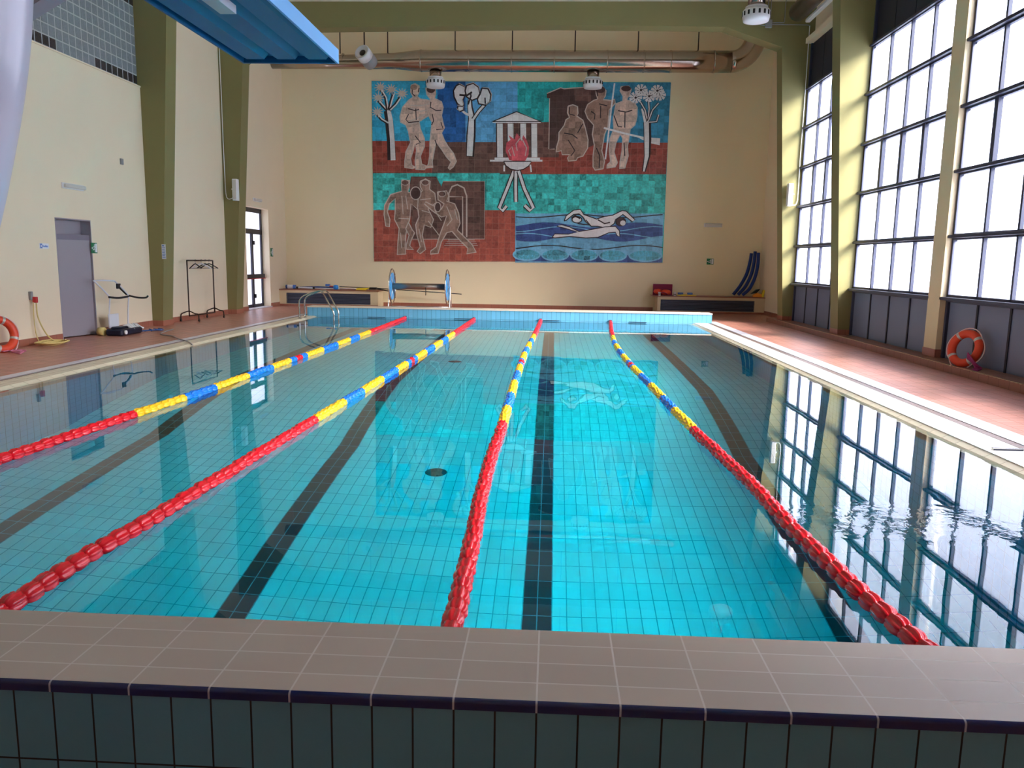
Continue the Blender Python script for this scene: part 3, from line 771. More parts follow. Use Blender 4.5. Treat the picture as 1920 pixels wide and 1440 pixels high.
def poly(pts, key, dy=None):
    lay[0] += 1; y = YB-.022-lay[0]*.00012
    P = [mu(*p) for p in pts]
    # signed area -> face towards -Y
    A = sum(P[i][0]*P[(i+1) % len(P)][1]-P[(i+1) % len(P)][0]*P[i][1] for i in range(len(P)))
    if A < 0: P = P[::-1]
    b.add([(x, y, z) for x, z in P], [tuple(range(len(P)))], mkeys.index(key))
def stroke(pts, key, w):
    lay[0] += 1; y = YB-.022-lay[0]*.00012
    P = [Vector(mu(*p)) for p in pts]
    if len(w if isinstance(w, (list, tuple)) else [w]) == 1: W_ = [w if not isinstance(w, (list, tuple)) else w[0]]*len(P)
    else: W_ = w
    vs = []
    for i, p in enumerate(P):
        t = P[min(i+1, len(P)-1)]-P[max(i-1, 0)]
        if t.length < 1e-9: t = Vector((1, 0))
        t.normalize(); nn = Vector((-t.y, t.x))*W_[i]/2
        vs += [(p.x+nn.x, y, p.y+nn.y), (p.x-nn.x, y, p.y-nn.y)]
    b.add(vs, [(2*i, 2*i+1, 2*i+3, 2*i+2) for i in range(len(P)-1)], mkeys.index(key))
def figure(pts, key='skin', out='line', w=.035):
    poly(pts, key); stroke(pts+[pts[0]], out, w)
def blob(cx, cy, rx, ry, key, out=None, n=18, w=.03):
    P = [(cx+rx*math.cos(2*PI*k/n), cy+ry*math.sin(2*PI*k/n)) for k in range(n)]
    poly(P, key)
    if out: stroke(P+[P[0]], out, w)
b.box(MU[3][0]-.01, MU[1][0]+.0, YB-.021, YB-.001, MU[3][1], MU[0][1], mkeys.index('teal'))
# background fields
def R_(x0, y0, x1, y1, k):
    def cl(x, y):
        v = (y-152)/334.0; a, c = 697+5*v, 1257-18*v
        if x < 704: x = a
        if x > 1237: x = c+1.0
        return (x, y)
    poly([cl(x0, y0), cl(x1, y0), cl(x1, y1), cl(x0, y1)], k)
R_(697, 152, 822, 264, 'sky'); R_(822, 153, 875, 264, 'deepblue'); R_(875, 153, 973, 266, 'greyblue'); R_(973, 154, 1100, 268, 'teal'); R_(1100, 155, 1256, 268, 'tealblue')
R_(697.8, 262, 812, 323, 'red'); R_(812, 264, 962, 326, 'brown'); R_(962, 265, 1253, 327, 'red')
R_(698.5, 322, 940, 394, 'aqua'); R_(915, 324, 1248.5, 399, 'aqua')
R_(700, 392, 968.5, 490.5, 'rust'); R_(968.5, 398, 1243, 492.5, 'lightblue')
# palm tree, far left
stroke(L4([(222, 630), (215, 480), (200, 330), (185, 265)]), 'ink', [.28, .26, .26, .2]); stroke(L4([(232, 632), (226, 480), (212, 330), (200, 265)]), 'pale', [.16, .15, .15, .12])
for br in ([(190, 265), (150, 225), (120, 190)], [(190, 260), (175, 170), (135, 105)], [(200, 260), (218, 190), (235, 140)], [(205, 262), (250, 220), (285, 170)], [(190, 355), (140, 325), (110, 290)]):
    stroke(L4(br), 'ink', .10); stroke(L4([(a+6, c) for a, c in br]), 'pale', .045)
for cx, cy in ((120, 170), (135, 95), (218, 110), (300, 140), (112, 275)):
    for k in range(11):
        a = 2*PI*k/11+.2; stroke(L4([(cx, cy), (cx+46*math.cos(a), cy+40*math.sin(a))]), 'line', [.06, .02])
# two wrestlers, upper left
figure(L4([(370, 80), (400, 68), (432, 85), (430, 130), (415, 160), (440, 180), (510, 190), (540, 215), (500, 235), (440, 225), (435, 260), (470, 250), (520, 260), (530, 285), (470, 320), (430, 345), (440, 400), (470, 470), (470, 530), (440, 600), (450, 660), (500, 680), (470, 702), (405, 700), (400, 640), (410, 560), (400, 510), (385, 560), (365, 620), (375, 670), (410, 685), (380, 695), (320, 685), (322, 640), (330, 570), (365, 500), (350, 420), (330, 370), (290, 350), (285, 310), (305, 240), (350, 190), (385, 165), (366, 130)]), 'skin')
figure(L4([(480, 98), (555, 98), (556, 140), (548, 175), (600, 200), (612, 240), (600, 300), (610, 350), (622, 390), (600, 430), (620, 480), (650, 530), (690, 580), (712, 640), (690, 680), (662, 702), (650, 690), (672, 645), (640, 610), (600, 550), (560, 500), (545, 560), (530, 640), (535, 685), (480, 690), (500, 660), (510, 600), (512, 500), (520, 420), (528, 350), (500, 300), (440, 340), (395, 350), (350, 370), (340, 350), (420, 320), (480, 290), (500, 260), (440, 270), (370, 245), (365, 225), (440, 230), (505, 215), (515, 180), (490, 150)]), 'skin')
for s_ in ([(345, 250), (400, 265), (430, 255)], [(405, 250), (408, 335)], [(350, 290), (330, 330), (350, 352), (430, 345)], [(520, 200), (515, 240), (560, 265), (600, 262)], [(530, 290), (540, 340), (525, 370)], [(595, 350), (612, 400), (560, 405)], [(400, 450), (440, 500), (405, 515)], [(550, 480), (565, 520)], [(380, 100), (378, 140), (400, 160)], [(430, 100), (424, 130)]): stroke(L4(s_), 'ink', .03)
blob(680+390/4, 140+95/4, 6.5, 5, 'tan'); blob(680+520/4, 140+112/4, 8, 6, 'dark')
# round-crowned tree
stroke(L4([(815, 605), (822, 450), (830, 320), (815, 240), (815, 170)]), 'ink', [.26, .3, .24, .18, .12]); stroke(L4([(812, 600), (820, 450), (826, 320), (811, 240), (813, 170)]), 'pale', [.18, .2, .16, .12, .06])
stroke(L4([(838, 330), (880, 270), (930, 215)]), 'ink', .13); stroke(L4([(838, 330), (880, 270), (930, 215)]), 'pale', .07); stroke(L4([(815, 300), (780, 285), (755, 265)]), 'pale', .07)
for P in ([(735, 70), (775, 90), (782, 140), (760, 190), (770, 225), (750, 235), (720, 215), (695, 165), (690, 120), (710, 85)], [(790, 80), (840, 66), (880, 95), (890, 140), (870, 175), (830, 190), (790, 165), (778, 120)], [(905, 100), (950, 105), (972, 150), (965, 200), (930, 225), (880, 215), (870, 180), (890, 145)], [(725, 230), (768, 235), (765, 262), (740, 272), (720, 255)]):
    figure(L4(P), 'pale', 'ink', .045); stroke(L4([(a+(a-830)*.05, c-5) for a, c in P[:5]]), 'line', .02)
stroke(L4([(735, 150), (790, 155), (830, 130)]), 'ink', .06); stroke(L4([(800, 220), (822, 160), (818, 130)]), 'ink', .05); stroke(L4([(930, 215), (928, 170)]), 'ink', .04)
# temple, bowl and flame
poly(L4([(1010, 350), (1480, 350), (1480, 610), (1010, 610)]), 'brown')
poly(L4([(985, 345), (1165, 272), (1232, 296), (1345, 345), (1345, 355), (985, 355)]), 'pale'); stroke(L4([(985, 345), (1165, 272), (1350, 345), (985, 345)]), 'ink', .03)
for x0_ in (1015, 1095, 1190, 1272): 
    poly(L4([(x0_, 360), (x0_+46, 360), (x0_+48, 610), (x0_+2, 610)]), 'pale'); stroke(L4([(x0_, 360), (x0_+2, 610)]), 'ink', .025)
poly(L4([(965, 628), (1358, 628), (1358, 642), (965, 642)]), 'pale'); poly(L4([(1000, 612), (1340, 612), (1340, 628), (1000, 628)]), 'white')
poly(L4([(1110, 630), (1082, 560), (1090, 500), (1120, 480), (1105, 445), (1150, 478), (1165, 430), (1190, 455), (1200, 490), (1215, 445), (1240, 480), (1258, 530), (1255, 590), (1230, 636), (1160, 640)]), 'flame')
for s_ in ([(1120, 600), (1105, 560), (1130, 530), (1150, 600)], [(1170, 560), (1160, 510), (1190, 470)], [(1230, 600), (1240, 540), (1205, 470)]): stroke(L4(s_), 'line', .03)
poly(L4([(1068, 640), (1275, 640), (1255, 675), (1215, 700), (1170, 708), (1120, 698), (1085, 672)]), 'pale'); stroke(L4([(1068, 640), (1275, 640), (1255, 675), (1215, 700), (1170, 708), (1120, 698), (1085, 672), (1068, 640)]), 'ink', .03)
for leg in ([(1145, 712), (1100, 830), (1035, 990), (1060, 1012), (1090, 975)], [(1160, 712), (1158, 830), (1160, 945)], [(1180, 712), (1225, 850), (1290, 990), (1265, 1010), (1225, 970)]):
    stroke(L4(leg), 'ink', .15); stroke(L4(leg), 'pale', .09)
stroke(L4([(1072, 670), (1072, 715)]), 'pale', .05); stroke(R4([(148, 665), (155, 720)]), 'pale', .05)
# oarsmen group, upper right
poly(R4([(272, 140), (375, 98), (400, 106), (600, 92), (650, 95), (650, 505), (560, 545), (290, 548), (292, 175), (272, 172)]), 'dark'); stroke(R4([(272, 140), (375, 98), (400, 106), (470, 100), (600, 92)]), 'line', .03); stroke(R4([(292, 175), (286, 548), (330, 548)]), 'line', .025); poly(R4([(470, 105), (600, 100), (600, 200), (480, 190)]), 'brown')
figure(R4([(430, 232), (465, 222), (500, 235), (503, 285), (495, 305), (540, 335), (560, 400), (578, 480), (575, 540), (540, 600), (500, 612), (490, 632), (432, 638), (425, 615), (440, 590), (385, 590), (380, 560), (340, 570), (345, 530), (360, 480), (362, 425), (400, 375), (415, 330), (440, 315), (425, 280)]), 'tan')
figure(R4([(640, 100), (690, 92), (712, 120), (705, 160), (690, 185), (750, 190), (775, 180), (780, 210), (735, 260), (730, 330), (725, 380), (700, 440), (690, 500), (680, 560), (700, 640), (690, 695), (630, 705), (615, 680), (615, 600), (625, 520), (610, 440), (620, 370), (575, 320), (555, 270), (575, 220), (620, 190), (650, 180), (638, 140)]), 'tan')
figure(R4([(822, 90), (880, 85), (898, 110), (885, 150), (865, 185), (920, 205), (942, 240), (940, 310), (925, 370), (890, 400), (880, 470), (870, 530), (875, 600), (850, 690), (812, 695), (815, 640), (830, 560), (835, 470), (815, 440), (785, 500), (770, 570), (795, 650), (780, 680), (715, 690), (720, 665), (745, 640), (735, 560), (740, 470), (770, 400), (765, 330), (775, 270), (785, 215), (835, 195), (838, 160), (815, 120)]), 'skin')
blob(960+670/4, 140+112/4, 9, 6, 'dark'); blob(960+860/4, 140+104/4, 9, 5, 'dark')
for s_ in ([(600, 270), (630, 290), (625, 330)], [(672, 230), (670, 320)], [(660, 215), (720, 230)], [(640, 540), (665, 600), (660, 690)], [(800, 265), (860, 275), (905, 262)], [(852, 275), (850, 390)], [(770, 300), (800, 380), (830, 385)], [(845, 500), (850, 600)], [(440, 240), (440, 290), (480, 300)], [(400, 430), (460, 440), (500, 470)], [(430, 480), (480, 560), (450, 600)], [(540, 360), (500, 430)], [(640, 110), (650, 160)]): stroke(R4(s_), 'ink', .032)
stroke(R4([(775, 65), (750, 250), (722, 500), (706, 625)]), 'white', .05)
stroke(R4([(695, 392), (860, 435), (990, 465)]), 'white', .06); poly(R4([(960, 455), (1000, 460), (1112, 468), (1108, 520), (1040, 505), (960, 470)]), 'pale')
stroke(R4([(990, 715), (1015, 600), (1018, 480), (1015, 350)]), 'ink', [.12, .2, .24, .24]); stroke(R4([(990, 715), (1012, 600), (1012, 480), (1010, 350), (975, 250)]), 'pale', [.05, .13, .15, .15, .04])
for br in ([(1018, 345), (1000, 260), (965, 200)], [(1022, 340), (1030, 250), (1025, 180)], [(1025, 340), (1055, 260), (1100, 210)], [(1030, 350), (1085, 345), (1100, 295)]): stroke(R4(br), 'ink', .08); stroke(R4(br), 'pale', .035)
for cx, cy in ((930, 170), (970, 115), (1030, 160), (1105, 150), (1090, 120)):
    for k in range(9): a = 2*PI*k/9; stroke(R4([(cx+8*math.cos(a), cy+8*math.sin(a)), (cx+48*math.cos(a), cy+42*math.sin(a))]), 'pale', [.05, .09]); stroke(R4([(cx, cy), (cx+30*math.cos(a+.3), cy+28*math.sin(a+.3))]), 'ink', .02)
# ball players, lower left
poly(L4([(370, 755), (560, 755), (600, 830), (612, 790), (925, 790), (925, 1228), (380, 1230), (360, 820)]), 'brown'); stroke(L4([(612, 790), (925, 790), (925, 1228), (380, 1230)]), 'line', .02)
stroke(L4([(790, 1215), (790, 900), (770, 840), (720, 815), (680, 830), (655, 880), (655, 1100)]), 'line', .05); stroke(L4([(660, 905), (760, 905), (760, 1215)]), 'line', .035); poly(L4([(668, 930), (755, 930), (755, 1180), (668, 1180)]), 'dark')
for k in range(4): stroke(L4([(650-10*k, 1236+14*k), (850+8*k, 1236+14*k)]), 'line', .02)
figure(L4([(300, 780), (360, 785), (355, 835), (345, 870), (395, 890), (430, 940), (455, 1000), (430, 1010), (370, 960), (360, 1080), (345, 1120), (330, 1200), (325, 1290), (330, 1345), (265, 1350), (270, 1260), (280, 1150), (245, 1080), (250, 1000), (250, 920), (205, 960), (190, 1020), (210, 1080), (205, 1135), (178, 1130), (165, 1040), (170, 970), (215, 890), (300, 865), (298, 820)]), 'tan')
figure(L4([(440, 790), (480, 772), (515, 790), (510, 850), (550, 880), (560, 950), (500, 1000), (540, 1080), (520, 1140), (470, 1120), (455, 1200), (480, 1310), (440, 1342), (415, 1325), (440, 1290), (415, 1200), (405, 1120), (430, 1060), (420, 990), (425, 900), (455, 860), (440, 830)]), 'tan')
figure(L4([(570, 870), (640, 862), (655, 900), (640, 940), (700, 960), (730, 1030), (740, 1110), (720, 1160), (780, 1220), (830, 1270), (862, 1330), (790, 1342), (800, 1300), (740, 1240), (680, 1170), (640, 1180), (600, 1250), (575, 1340), (515, 1345), (520, 1320), (560, 1290), (590, 1190), (620, 1110), (640, 1050), (600, 1060), (540, 1020), (470, 960), (480, 945), (560, 985), (600, 1000), (620, 960), (575, 930)]), 'tan')
figure(L4([(350, 1100), (380, 1160), (398, 1180), (370, 1240), (360, 1280), (390, 1310), (335, 1308), (335, 1270), (355, 1200), (330, 1150)]), 'tan')
blob(680+405/4, 140+880/4, 10, 12, 'dark', 'line'); blob(680+572/4, 140+985/4, 6, 9, 'dark', 'line')
for cx, cy in ((325, 800), (478, 800), (605, 885)): blob(680+cx/4, 140+cy/4, 7, 5, 'brown', 'line', w=.02)
for s_ in ([(275, 1070), (360, 1075)], [(300, 900), (310, 1040)], [(330, 900), (345, 1000)], [(440, 930), (520, 920)], [(450, 1010), (520, 1030)], [(640, 980), (680, 1080), (640, 1130)], [(700, 1000), (720, 1080)], [(500, 1090), (590, 1210)], [(600, 1090), (550, 1010)], [(290, 1180), (300, 1300)], [(430, 1150), (450, 1250)]): stroke(L4(s_), 'line', .028)
# sea with two swimmers, lower right
def wv(y0, amp, ph, n=16, x0_=970, x1_=1242): return [(x0_+(x1_-x0_)*i/n, y0+amp*math.sin(ph+i*2*PI/n*1.6)) for i in range(n+1)]
poly(wv(420, 5, 2.6)+wv(446, 6, .6)[::-1], 'wave'); poly(wv(437, 7, .2)+wv(447, 7, 3.2)[::-1], 'lightblue') if False else None
for y0, a_, p_ in ((403, 3, .5), (428, 5, 1.5), (441, 5, 4.0), (455, 5, 1.0), (463, 4, 2.5)): stroke(wv(y0, a_, p_), 'ink' if y0 in (403, 463) else 'lightblue', .03)
poly([(969, 476)]+[(969+i*17, 478) for i in range(1, 17)]+[(1241, 492), (969, 489.5)], 'wave')
for k, cx in enumerate((990, 1043, 1097, 1150, 1210)):
    blob(cx, 477+k*.4, 25 if k < 4 else 30, 11, 'foam', 'lightblue', 22, .05)
figure(R4([(400, 1090), (415, 1050), (470, 1008), (520, 1000), (545, 1040), (640, 1075), (700, 1055), (760, 1045), (830, 1010), (860, 1015), (925, 1080), (905, 1095), (835, 1040), (780, 1080), (770, 1110), (720, 1145), (650, 1130), (600, 1130), (560, 1095), (540, 1060), (510, 1035), (470, 1040), (415, 1085)]), 'white', 'ink', .03)
figure(R4([(310, 1215), (330, 1188), (430, 1190), (500, 1175), (420, 1150), (345, 1130), (380, 1118), (440, 1135), (510, 1170), (600, 1155), (700, 1135), (780, 1130), (810, 1165), (812, 1210), (790, 1200), (780, 1175), (730, 1180), (650, 1215), (560, 1220), (440, 1208), (330, 1220)]), 'white', 'ink', .03)
blob(960+495/4, 140+1080/4, 9, 6, 'white', 'ink'); blob(960+820/4, 140+1095/4, 9, 8, 'dark', 'ink'); blob(960+835/4, 140+1105/4, 5, 5, 'white')
stroke(R4([(455, 1070), (480, 1050), (520, 1070)]), 'ink', .06); stroke(R4([(500, 1110), (590, 1120)]), 'ink', .03); stroke(R4([(560, 1080), (600, 1130)]), 'ink', .03); stroke(R4([(650, 1080), (700, 1110), (740, 1100)]), 'ink', .04)
mur = b.build('mural', [MC[k] for k in mkeys], origin=(-1.2, YB-.02, 4.1))
tag(mur, 'large painted tile mural of athletes, a temple flame and two swimmers', 'mural')

# ================================================================== LEFT SIDE THINGS
def box_thing(name, label, cat, mt, x0, x1, y0, y1, z0, z1, r=.008, group=None):
    b = MB(); b.box(x0, x1, y0, y1, z0, z1); o = b.build(name, mt, origin=((x0+x1)/2, (y0+y1)/2, z0)); bevel(o, r); tag(o, label, cat, group); return o
def emergency_light(label, cx, cy, cz, along, L_, H):
    """a long wall lamp; along = 'y' on the left wall or 'x' on the back wall"""
    t = thing('emergency_light', label, 'light', (cx, cy, cz))
    b = MB()
    if along == 'y':
        b.box(cx, cx+.03, cy-L_/2, cy+L_/2, cz-H/2, cz+H/2); o = b.build('base', M['white'], t); bevel(o, .005)
        b = MB(); b.rbox(cx+.03, cx+.09, cy-L_/2+.02, cy+L_/2-.02, cz-H/2+.015, cz+H/2-.015, .02); b.build('diffuser', M['lens'], t)
    else:
        b.box(cx-L_/2, cx+L_/2, cy-.03, cy, cz-H/2, cz+H/2); o = b.build('base', M['white'], t); bevel(o, .005)
        b = MB(); b.rbox(cx-L_/2+.02, cx+L_/2-.02, cy-.09, cy-.03, cz-H/2+.015, cz+H/2-.015, .02); b.build('diffuser', M['lens'], t)
emergency_light('long white wall lamp above the grey doorway on the left wall', WL, 12.29, 2.52, 'y', .66, .10)
emergency_light('pale oblong wall lamp on the back wall, right of the mural', 5.11, YB, 2.53, 'x', .58, .12)
emergency_light('small faint wall lamp above the dark framed exit door', WL, 21.45, 2.97, 'y', .56, .10)
box_thing('wall_sensor', 'small grey box high on the left wall between doorway and pillar', 'sensor', M['grey'], WL, WL+.03, 13.98, 14.08, 3.12, 3.24)

def exit_sign(label, kind, cx, cy, cz, w, h):
    """green sign with a running figure, an arrow and a door"""
    t = thing('exit_sign', label, 'sign', (cx, cy, cz))
    def P(pts, name, mt, d):
        b = MB()
        if kind == 'y':
            vs = [(cx+d, cy+p[0]*w/2, cz+p[1]*h/2) for p in pts]
            A = sum(pts[i][0]*pts[(i+1) % len(pts)][1]-pts[(i+1) % len(pts)][0]*pts[i][1] for i in range(len(pts)))
            if A < 0: vs = vs[::-1]
        else:
            vs = [(cx+p[0]*w/2, cy-d, cz+p[1]*h/2) for p in pts]
            A = sum(pts[i][0]*pts[(i+1) % len(pts)][1]-pts[(i+1) % len(pts)][0]*pts[i][1] for i in range(len(pts)))
            if A < 0: vs = vs[::-1]
        b.add(vs, [tuple(range(len(vs)))]); return b.build(name, mt, t)
    b = MB()
    if kind == 'y': b.box(cx, cx+.008, cy-w/2, cy+w/2, cz-h/2, cz+h/2)
    else: b.box(cx-w/2, cx+w/2, cy-.008, cy, cz-h/2, cz+h/2)
    b.build('plate', M['sign_green'], t)
    P([(.35, -.8), (.9, -.8), (.9, .85), (.35, .85)], 'door_symbol', M['white'], .0095)
    P([(.0, .75), (.18, .75), (.2, .5), (.05, .48), (-.05, .4), (-.4, .2), (-.36, .1), (-.1, .2), (-.15, -.1), (-.5, -.35), (-.45, -.5), (-.05, -.25), (.1, -.45), (.1, -.8), (.22, -.8), (.24, -.35), (.05, -.05), (.1, .2), (.3, .05), (.35, .15), (.15, .4)], 'running_figure', M['white'], .010)
    P([(-.9, .1), (-.6, .1), (-.6, .3), (-.45, 0), (-.6, -.3), (-.6, -.1), (-.9, -.1)], 'arrow', M['white'], .010)
exit_sign('green and white exit sign on the wall right of the grey doorway', 'y', WL, 12.86, 1.42, .20, .20)
exit_sign('tiny green exit sign beside the dark framed exit door, near the far corner', 'y', WL, 22.62, 1.45, .22, .26)
exit_sign('green and white exit sign on the back wall, right of the mural', 'x', 5.08, YB, 1.38, .22, .19)
t = thing('wall_sign', 'small white and blue sign on the wall left of the grey doorway', 'sign', (WL, 11.34, 1.43))
b = MB(); b.box(WL, WL+.006, 11.22, 11.47, 1.385, 1.475); b.build('plate', M['white'], t)
b = MB(); b.box(WL+.006, WL+.0075, 11.235, 11.29, 1.39, 1.47); b.build('blue_symbol', M['sign_blue'], t)
b = MB(); b.box(WL+.0075, WL+.0085, 11.253, 11.273, 1.41, 1.45); b.build('white_symbol', M['white'], t)
b = MB()
for k in range(6): b.box(WL+.006, WL+.0075, 11.305+k*.025, 11.321+k*.025, 1.41, 1.437+(.01 if k in (0, 3) else 0))
b.build('blue_lettering', M['sign_blue'], t)
t = thing('notice', 'white paper notice stuck on the nearer left green pillar', 'notice', (-8.50, 14.94, 1.38))
b = MB(); b.box(-8.555, -8.465, 14.948, 14.955, 1.22, 1.54)
M['notice'] = mat('notice_paper', (206, 218, 232), .6, var=.03)
b.build('sheet', M['notice'], t)
b = MB()
for k in range(7): b.box(-8.545, -8.475-(.012 if k % 2 else 0), 14.9465, 14.948, 1.25+k*.035, 1.262+k*.035)
b.box(-8.54, -8.50, 14.9465, 14.948, 1.495, 1.525)
b.build('printed_lines', M['sign_blue'], t)

def speaker(x0, x1, y, z0, z1, label, cable, side):
    t = thing('wall_speaker', label, 'speaker', ((x0+x1)/2, y, z0))
    b = MB(); b.rbox(x0, x1, y-.20, y-.03, z0, z1, .02); cb = b.build('cabinet', M['white'], t)
    b = MB(); b.box(x0+.02, x1-.02, y-.203, y-.199, z0+.03, z1-.03); b.build('grille', M['lens'], cb)
    xb = x0-.02 if side < 0 else x1+.02
    b = MB(); b.tube([((x0+x1)/2, y-.03, (z0+z1)/2), ((x0+x1)/2, y, (z0+z1)/2)], .02, 8); b.tube([(xb-.03*side, y-.1, (z0+z1)/2+.02), (xb+.03*side, y-.1, (z0+z1)/2+.02)], .018, 8); b.build('bracket', M['white'], t)
    b = MB(); b.tube(resample(cable, .05), .011, 6); b.build('cable', M['white'], t)
speaker(-8.53, -8.40, 19.08, 2.77, 3.33, 'white wall speaker with a looped cable on the further left green pillar',
        [(-8.80, 19.05, 7.1), (-8.79, 19.05, 5.5), (-8.79, 19.05, 4.5), (-8.78, 19.05, 3.4), (-8.76, 19.03, 2.95), (-8.70, 19.0, 2.82), (-8.60, 18.97, 2.82), (-8.53, 18.96, 2.86)], -1)
speaker(5.97, 6.10, 19.08, 2.80, 3.37, 'white wall speaker on the right green pillar by the furthest window',
        [(6.27, 19.05, 7.22), (6.27, 19.05, 5.4), (6.26, 19.05, 4.0), (6.27, 19.05, 3.1), (6.24, 19.03, 2.88), (6.17, 19.0, 2.83), (6.10, 18.97, 2.86)], 1)
t = thing('conduit_box', 'small grey junction box with thin conduits on the beam, beside the largest diffuser', 'junction box', (5.25, 19.08, 7.25))
b = MB(); b.rbox(5.17, 5.34, 19.02, 19.08, 7.17, 7.36, .015); b.build('box', M['grey'], t)
for pts in ([(5.34, 19.05, 7.25), (6.2, 19.05, 7.24), (6.27, 19.05, 7.22)], [(5.34, 19.05, 7.29), (5.62, 19.05, 7.29), (5.64, 19.05, 7.31), (5.65, 19.05, 8.0)], [(5.22, 19.05, 7.36), (5.22, 19.05, 8.0)], [(5.29, 19.05, 7.36), (5.29, 19.05, 8.0)], [(5.17, 19.05, 7.22), (5.05, 19.05, 7.24), (5.03, 19.05, 7.4)]):
    b = MB(); b.tube(pts, .012, 6); b.build('conduit', M['grey'], t)

# ---- lifebuoys
def lifebuoy(c, nrm, R, r, label, tilt=0):
    t = thing('lifebuoy', label, 'lifebuoy', c)
    q = Vector((0, 0, 1)).rotation_difference(Vector(nrm).normalized())
    c = Vector(c)
    def ring(rad, a): return c + q @ Vector((rad*math.cos(a), rad*math.sin(a), 0))
    b = MB(); b.tube([ring(R, 2*PI*k/48) for k in range(48)], r, 18, closed=True); rg = b.build('ring', M['buoy'], t)
    for k in range(4):
        a0 = PI/4+k*PI/2+tilt
        b = MB(); b.tube([ring(R, a0+u*.09) for u in (-1, -.5, 0, .5, 1)], r*1.03, 18, caps=False); b.build('reflective_band', M['buoyband'], rg)
        pts = []
        for i in range(9):
            u = i/8; a = a0+u*PI/2; bow = math.sin(u*PI); pts.append(ring(R+r*(1.02+.55*bow), a)+Vector((0, 0, -.012*bow)))
        b = MB(); b.tube(pts, .009, 6); b.build('grab_rope', M['rope'], t)
    return t
lb = lifebuoy((6.13, 9.78, .13), (-.93, -.40, .26), .222, .060, 'orange lifebuoy leaning on the curb under the window nearest the camera', .3)
b = MB()
for k in range(5): b.tube(resample([(6.08, 9.6, .0+.02*k), (6.1, 9.48-.02*k, -.05), (6.12+.02*k, 9.42, -.12), (6.05, 9.36-.03*k, -.13)], .03), .012, 6)
b.build('loose_rope', M['magenta'], lb)
lb = lifebuoy((-8.66, 9.80, .03), (.93, -.30, .22), .235, .062, 'orange lifebuoy leaning on the left wall at the edge of the photo', .1)
b = MB()
for k in range(6):
    a = k*1.0; b.tube(resample([(-8.55+.05*math.cos(a), 9.78+.1*math.sin(a), -.22), (-8.45+.08*math.sin(a), 9.9+.1*math.cos(a*1.3), -.235), (-8.36+.03*k, 9.95-.07*k, -.237), (-8.46, 10.02-.05*k, -.24)], .03), .010, 6)
b.build('loose_rope', M['pinkrope'], lb)

# ---- yellow hose on its tap
t = thing('garden_hose', 'pale yellow hose coiled on the floor under the wall tap', 'hose', (-8.50, 10.88, ZD))
pts = []
for k in range(5*24):
    a = 2*PI*k/24; lp = k/24
    rx = .095+.026*lp+.012*math.sin(lp*2.1); ry = .19+.034*lp+.02*math.cos(lp*1.7)
    pts.append((-8.53+rx*math.cos(a)+.012*math.sin(lp*3), 10.90+ry*math.sin(a)+.02*math.cos(lp*2), ZD+.016+.010*lp+.006*math.sin(a*3)))
b = MB(); b.tube(pts, .0125, 8); b.build('coil', M['hose'], t)
b = MB(); b.tube(resample([(-8.76, 10.89, .48), (-8.76, 10.90, .25), (-8.74, 10.97, .05), (-8.70, 11.06, -.12), (-8.62, 11.12, -.20), (-8.50, 11.16, -.19), (-8.42, 11.1, -.17)], .03), .0115, 8); b.build('riser', M['hose'], t)
b = MB(); b.tube(resample([(-8.79, 10.86, .48), (-8.80, 10.86, .2), (-8.80, 10.88, -.05), (-8.79, 10.93, -.20)], .03), .008, 8); b.build('second_line', M['hose'], t)
t = thing('wall_tap', 'small grey and red tap on the left wall above the yellow hose', 'tap', (WL, 10.87, .55))
b = MB(); b.rbox(WL, WL+.05, 10.83, 10.89, .52, .66, .012); b.build('tap_body', M['grey'], t)
b = MB(); b.rbox(WL+.04, WL+.11, 10.86, 10.92, .47, .57, .012); b.build('valve_handle', M['red'], t)

# ---- pool cleaner on its trolley
t = thing('cleaner_trolley', 'white tubular trolley with black grips leaning by the doorway', 'trolley', (-8.62, 12.95, ZD))
def tubes(lst, r, name, mt, par, n=8):
    b = MB()
    for p in lst: b.tube(resample(p, .04) if len(p) > 2 else p, r, n)
    return b.build(name, mt, par)
tubes([[(-8.58, 12.76, -.115), (-8.58, 12.79, .20), (-8.58, 12.84, .48)], [(-8.40, 13.11, -.115), (-8.40, 13.14, .20), (-8.40, 13.20, .50)]], .013, 'upright', M['whitem'], t)
tubes([[(-8.58, 12.84, .48), (-8.66, 12.74, .64), (-8.74, 12.62, .79), (-8.76, 12.62, .80)], [(-8.40, 13.20, .50), (-8.48, 13.10, .66), (-8.56, 13.0, .79)], [(-8.76, 12.62, .80), (-8.66, 12.80, .805), (-8.56, 13.0, .79)]], .014, 'upper_loop', M['whitem'], t)
tubes([[(-8.58, 12.80, .485), (-8.50, 13.0, .46), (-8.40, 13.20, .485)]], .020, 'grip_bar', M['black'], t)
tubes([[(-8.40, 13.20, .50), (-8.25, 13.28, .46), (-8.12, 13.34, .46), (-8.09, 13.36, .50)]], .018, 'handle_arm', M['black'], t)
b = MB(); b.box(-8.60, -8.585, 12.76, 13.12, -.115, .15, 0); b.build('side_panel', M['whitem'], t)
b = MB(); b.rbox(-8.53, -8.49, 12.98, 13.10, .64, .74, .015); b.tube([(-8.50, 13.05, .66), (-8.42, 13.16, .52)], .016, 8); b.build('plug_holder', M['black'], t)
for y in (12.62,): 
    b = MB(); b.tube([(-8.72, y, ZD+.08), (-8.60, y, ZD+.08)], .08, 20); b.build('wheel', M['hose'], t)
t = thing('pool_robot', 'dark blue robotic pool cleaner with white brushes lying by the trolley', 'pool cleaner', (-8.40, 13.0, ZD))
b = MB(); b.rbox(-8.56, -8.22, 12.55, 13.35, ZD+.005, ZD+.13, .06); o = b.build('body', M['navyplastic'], t)
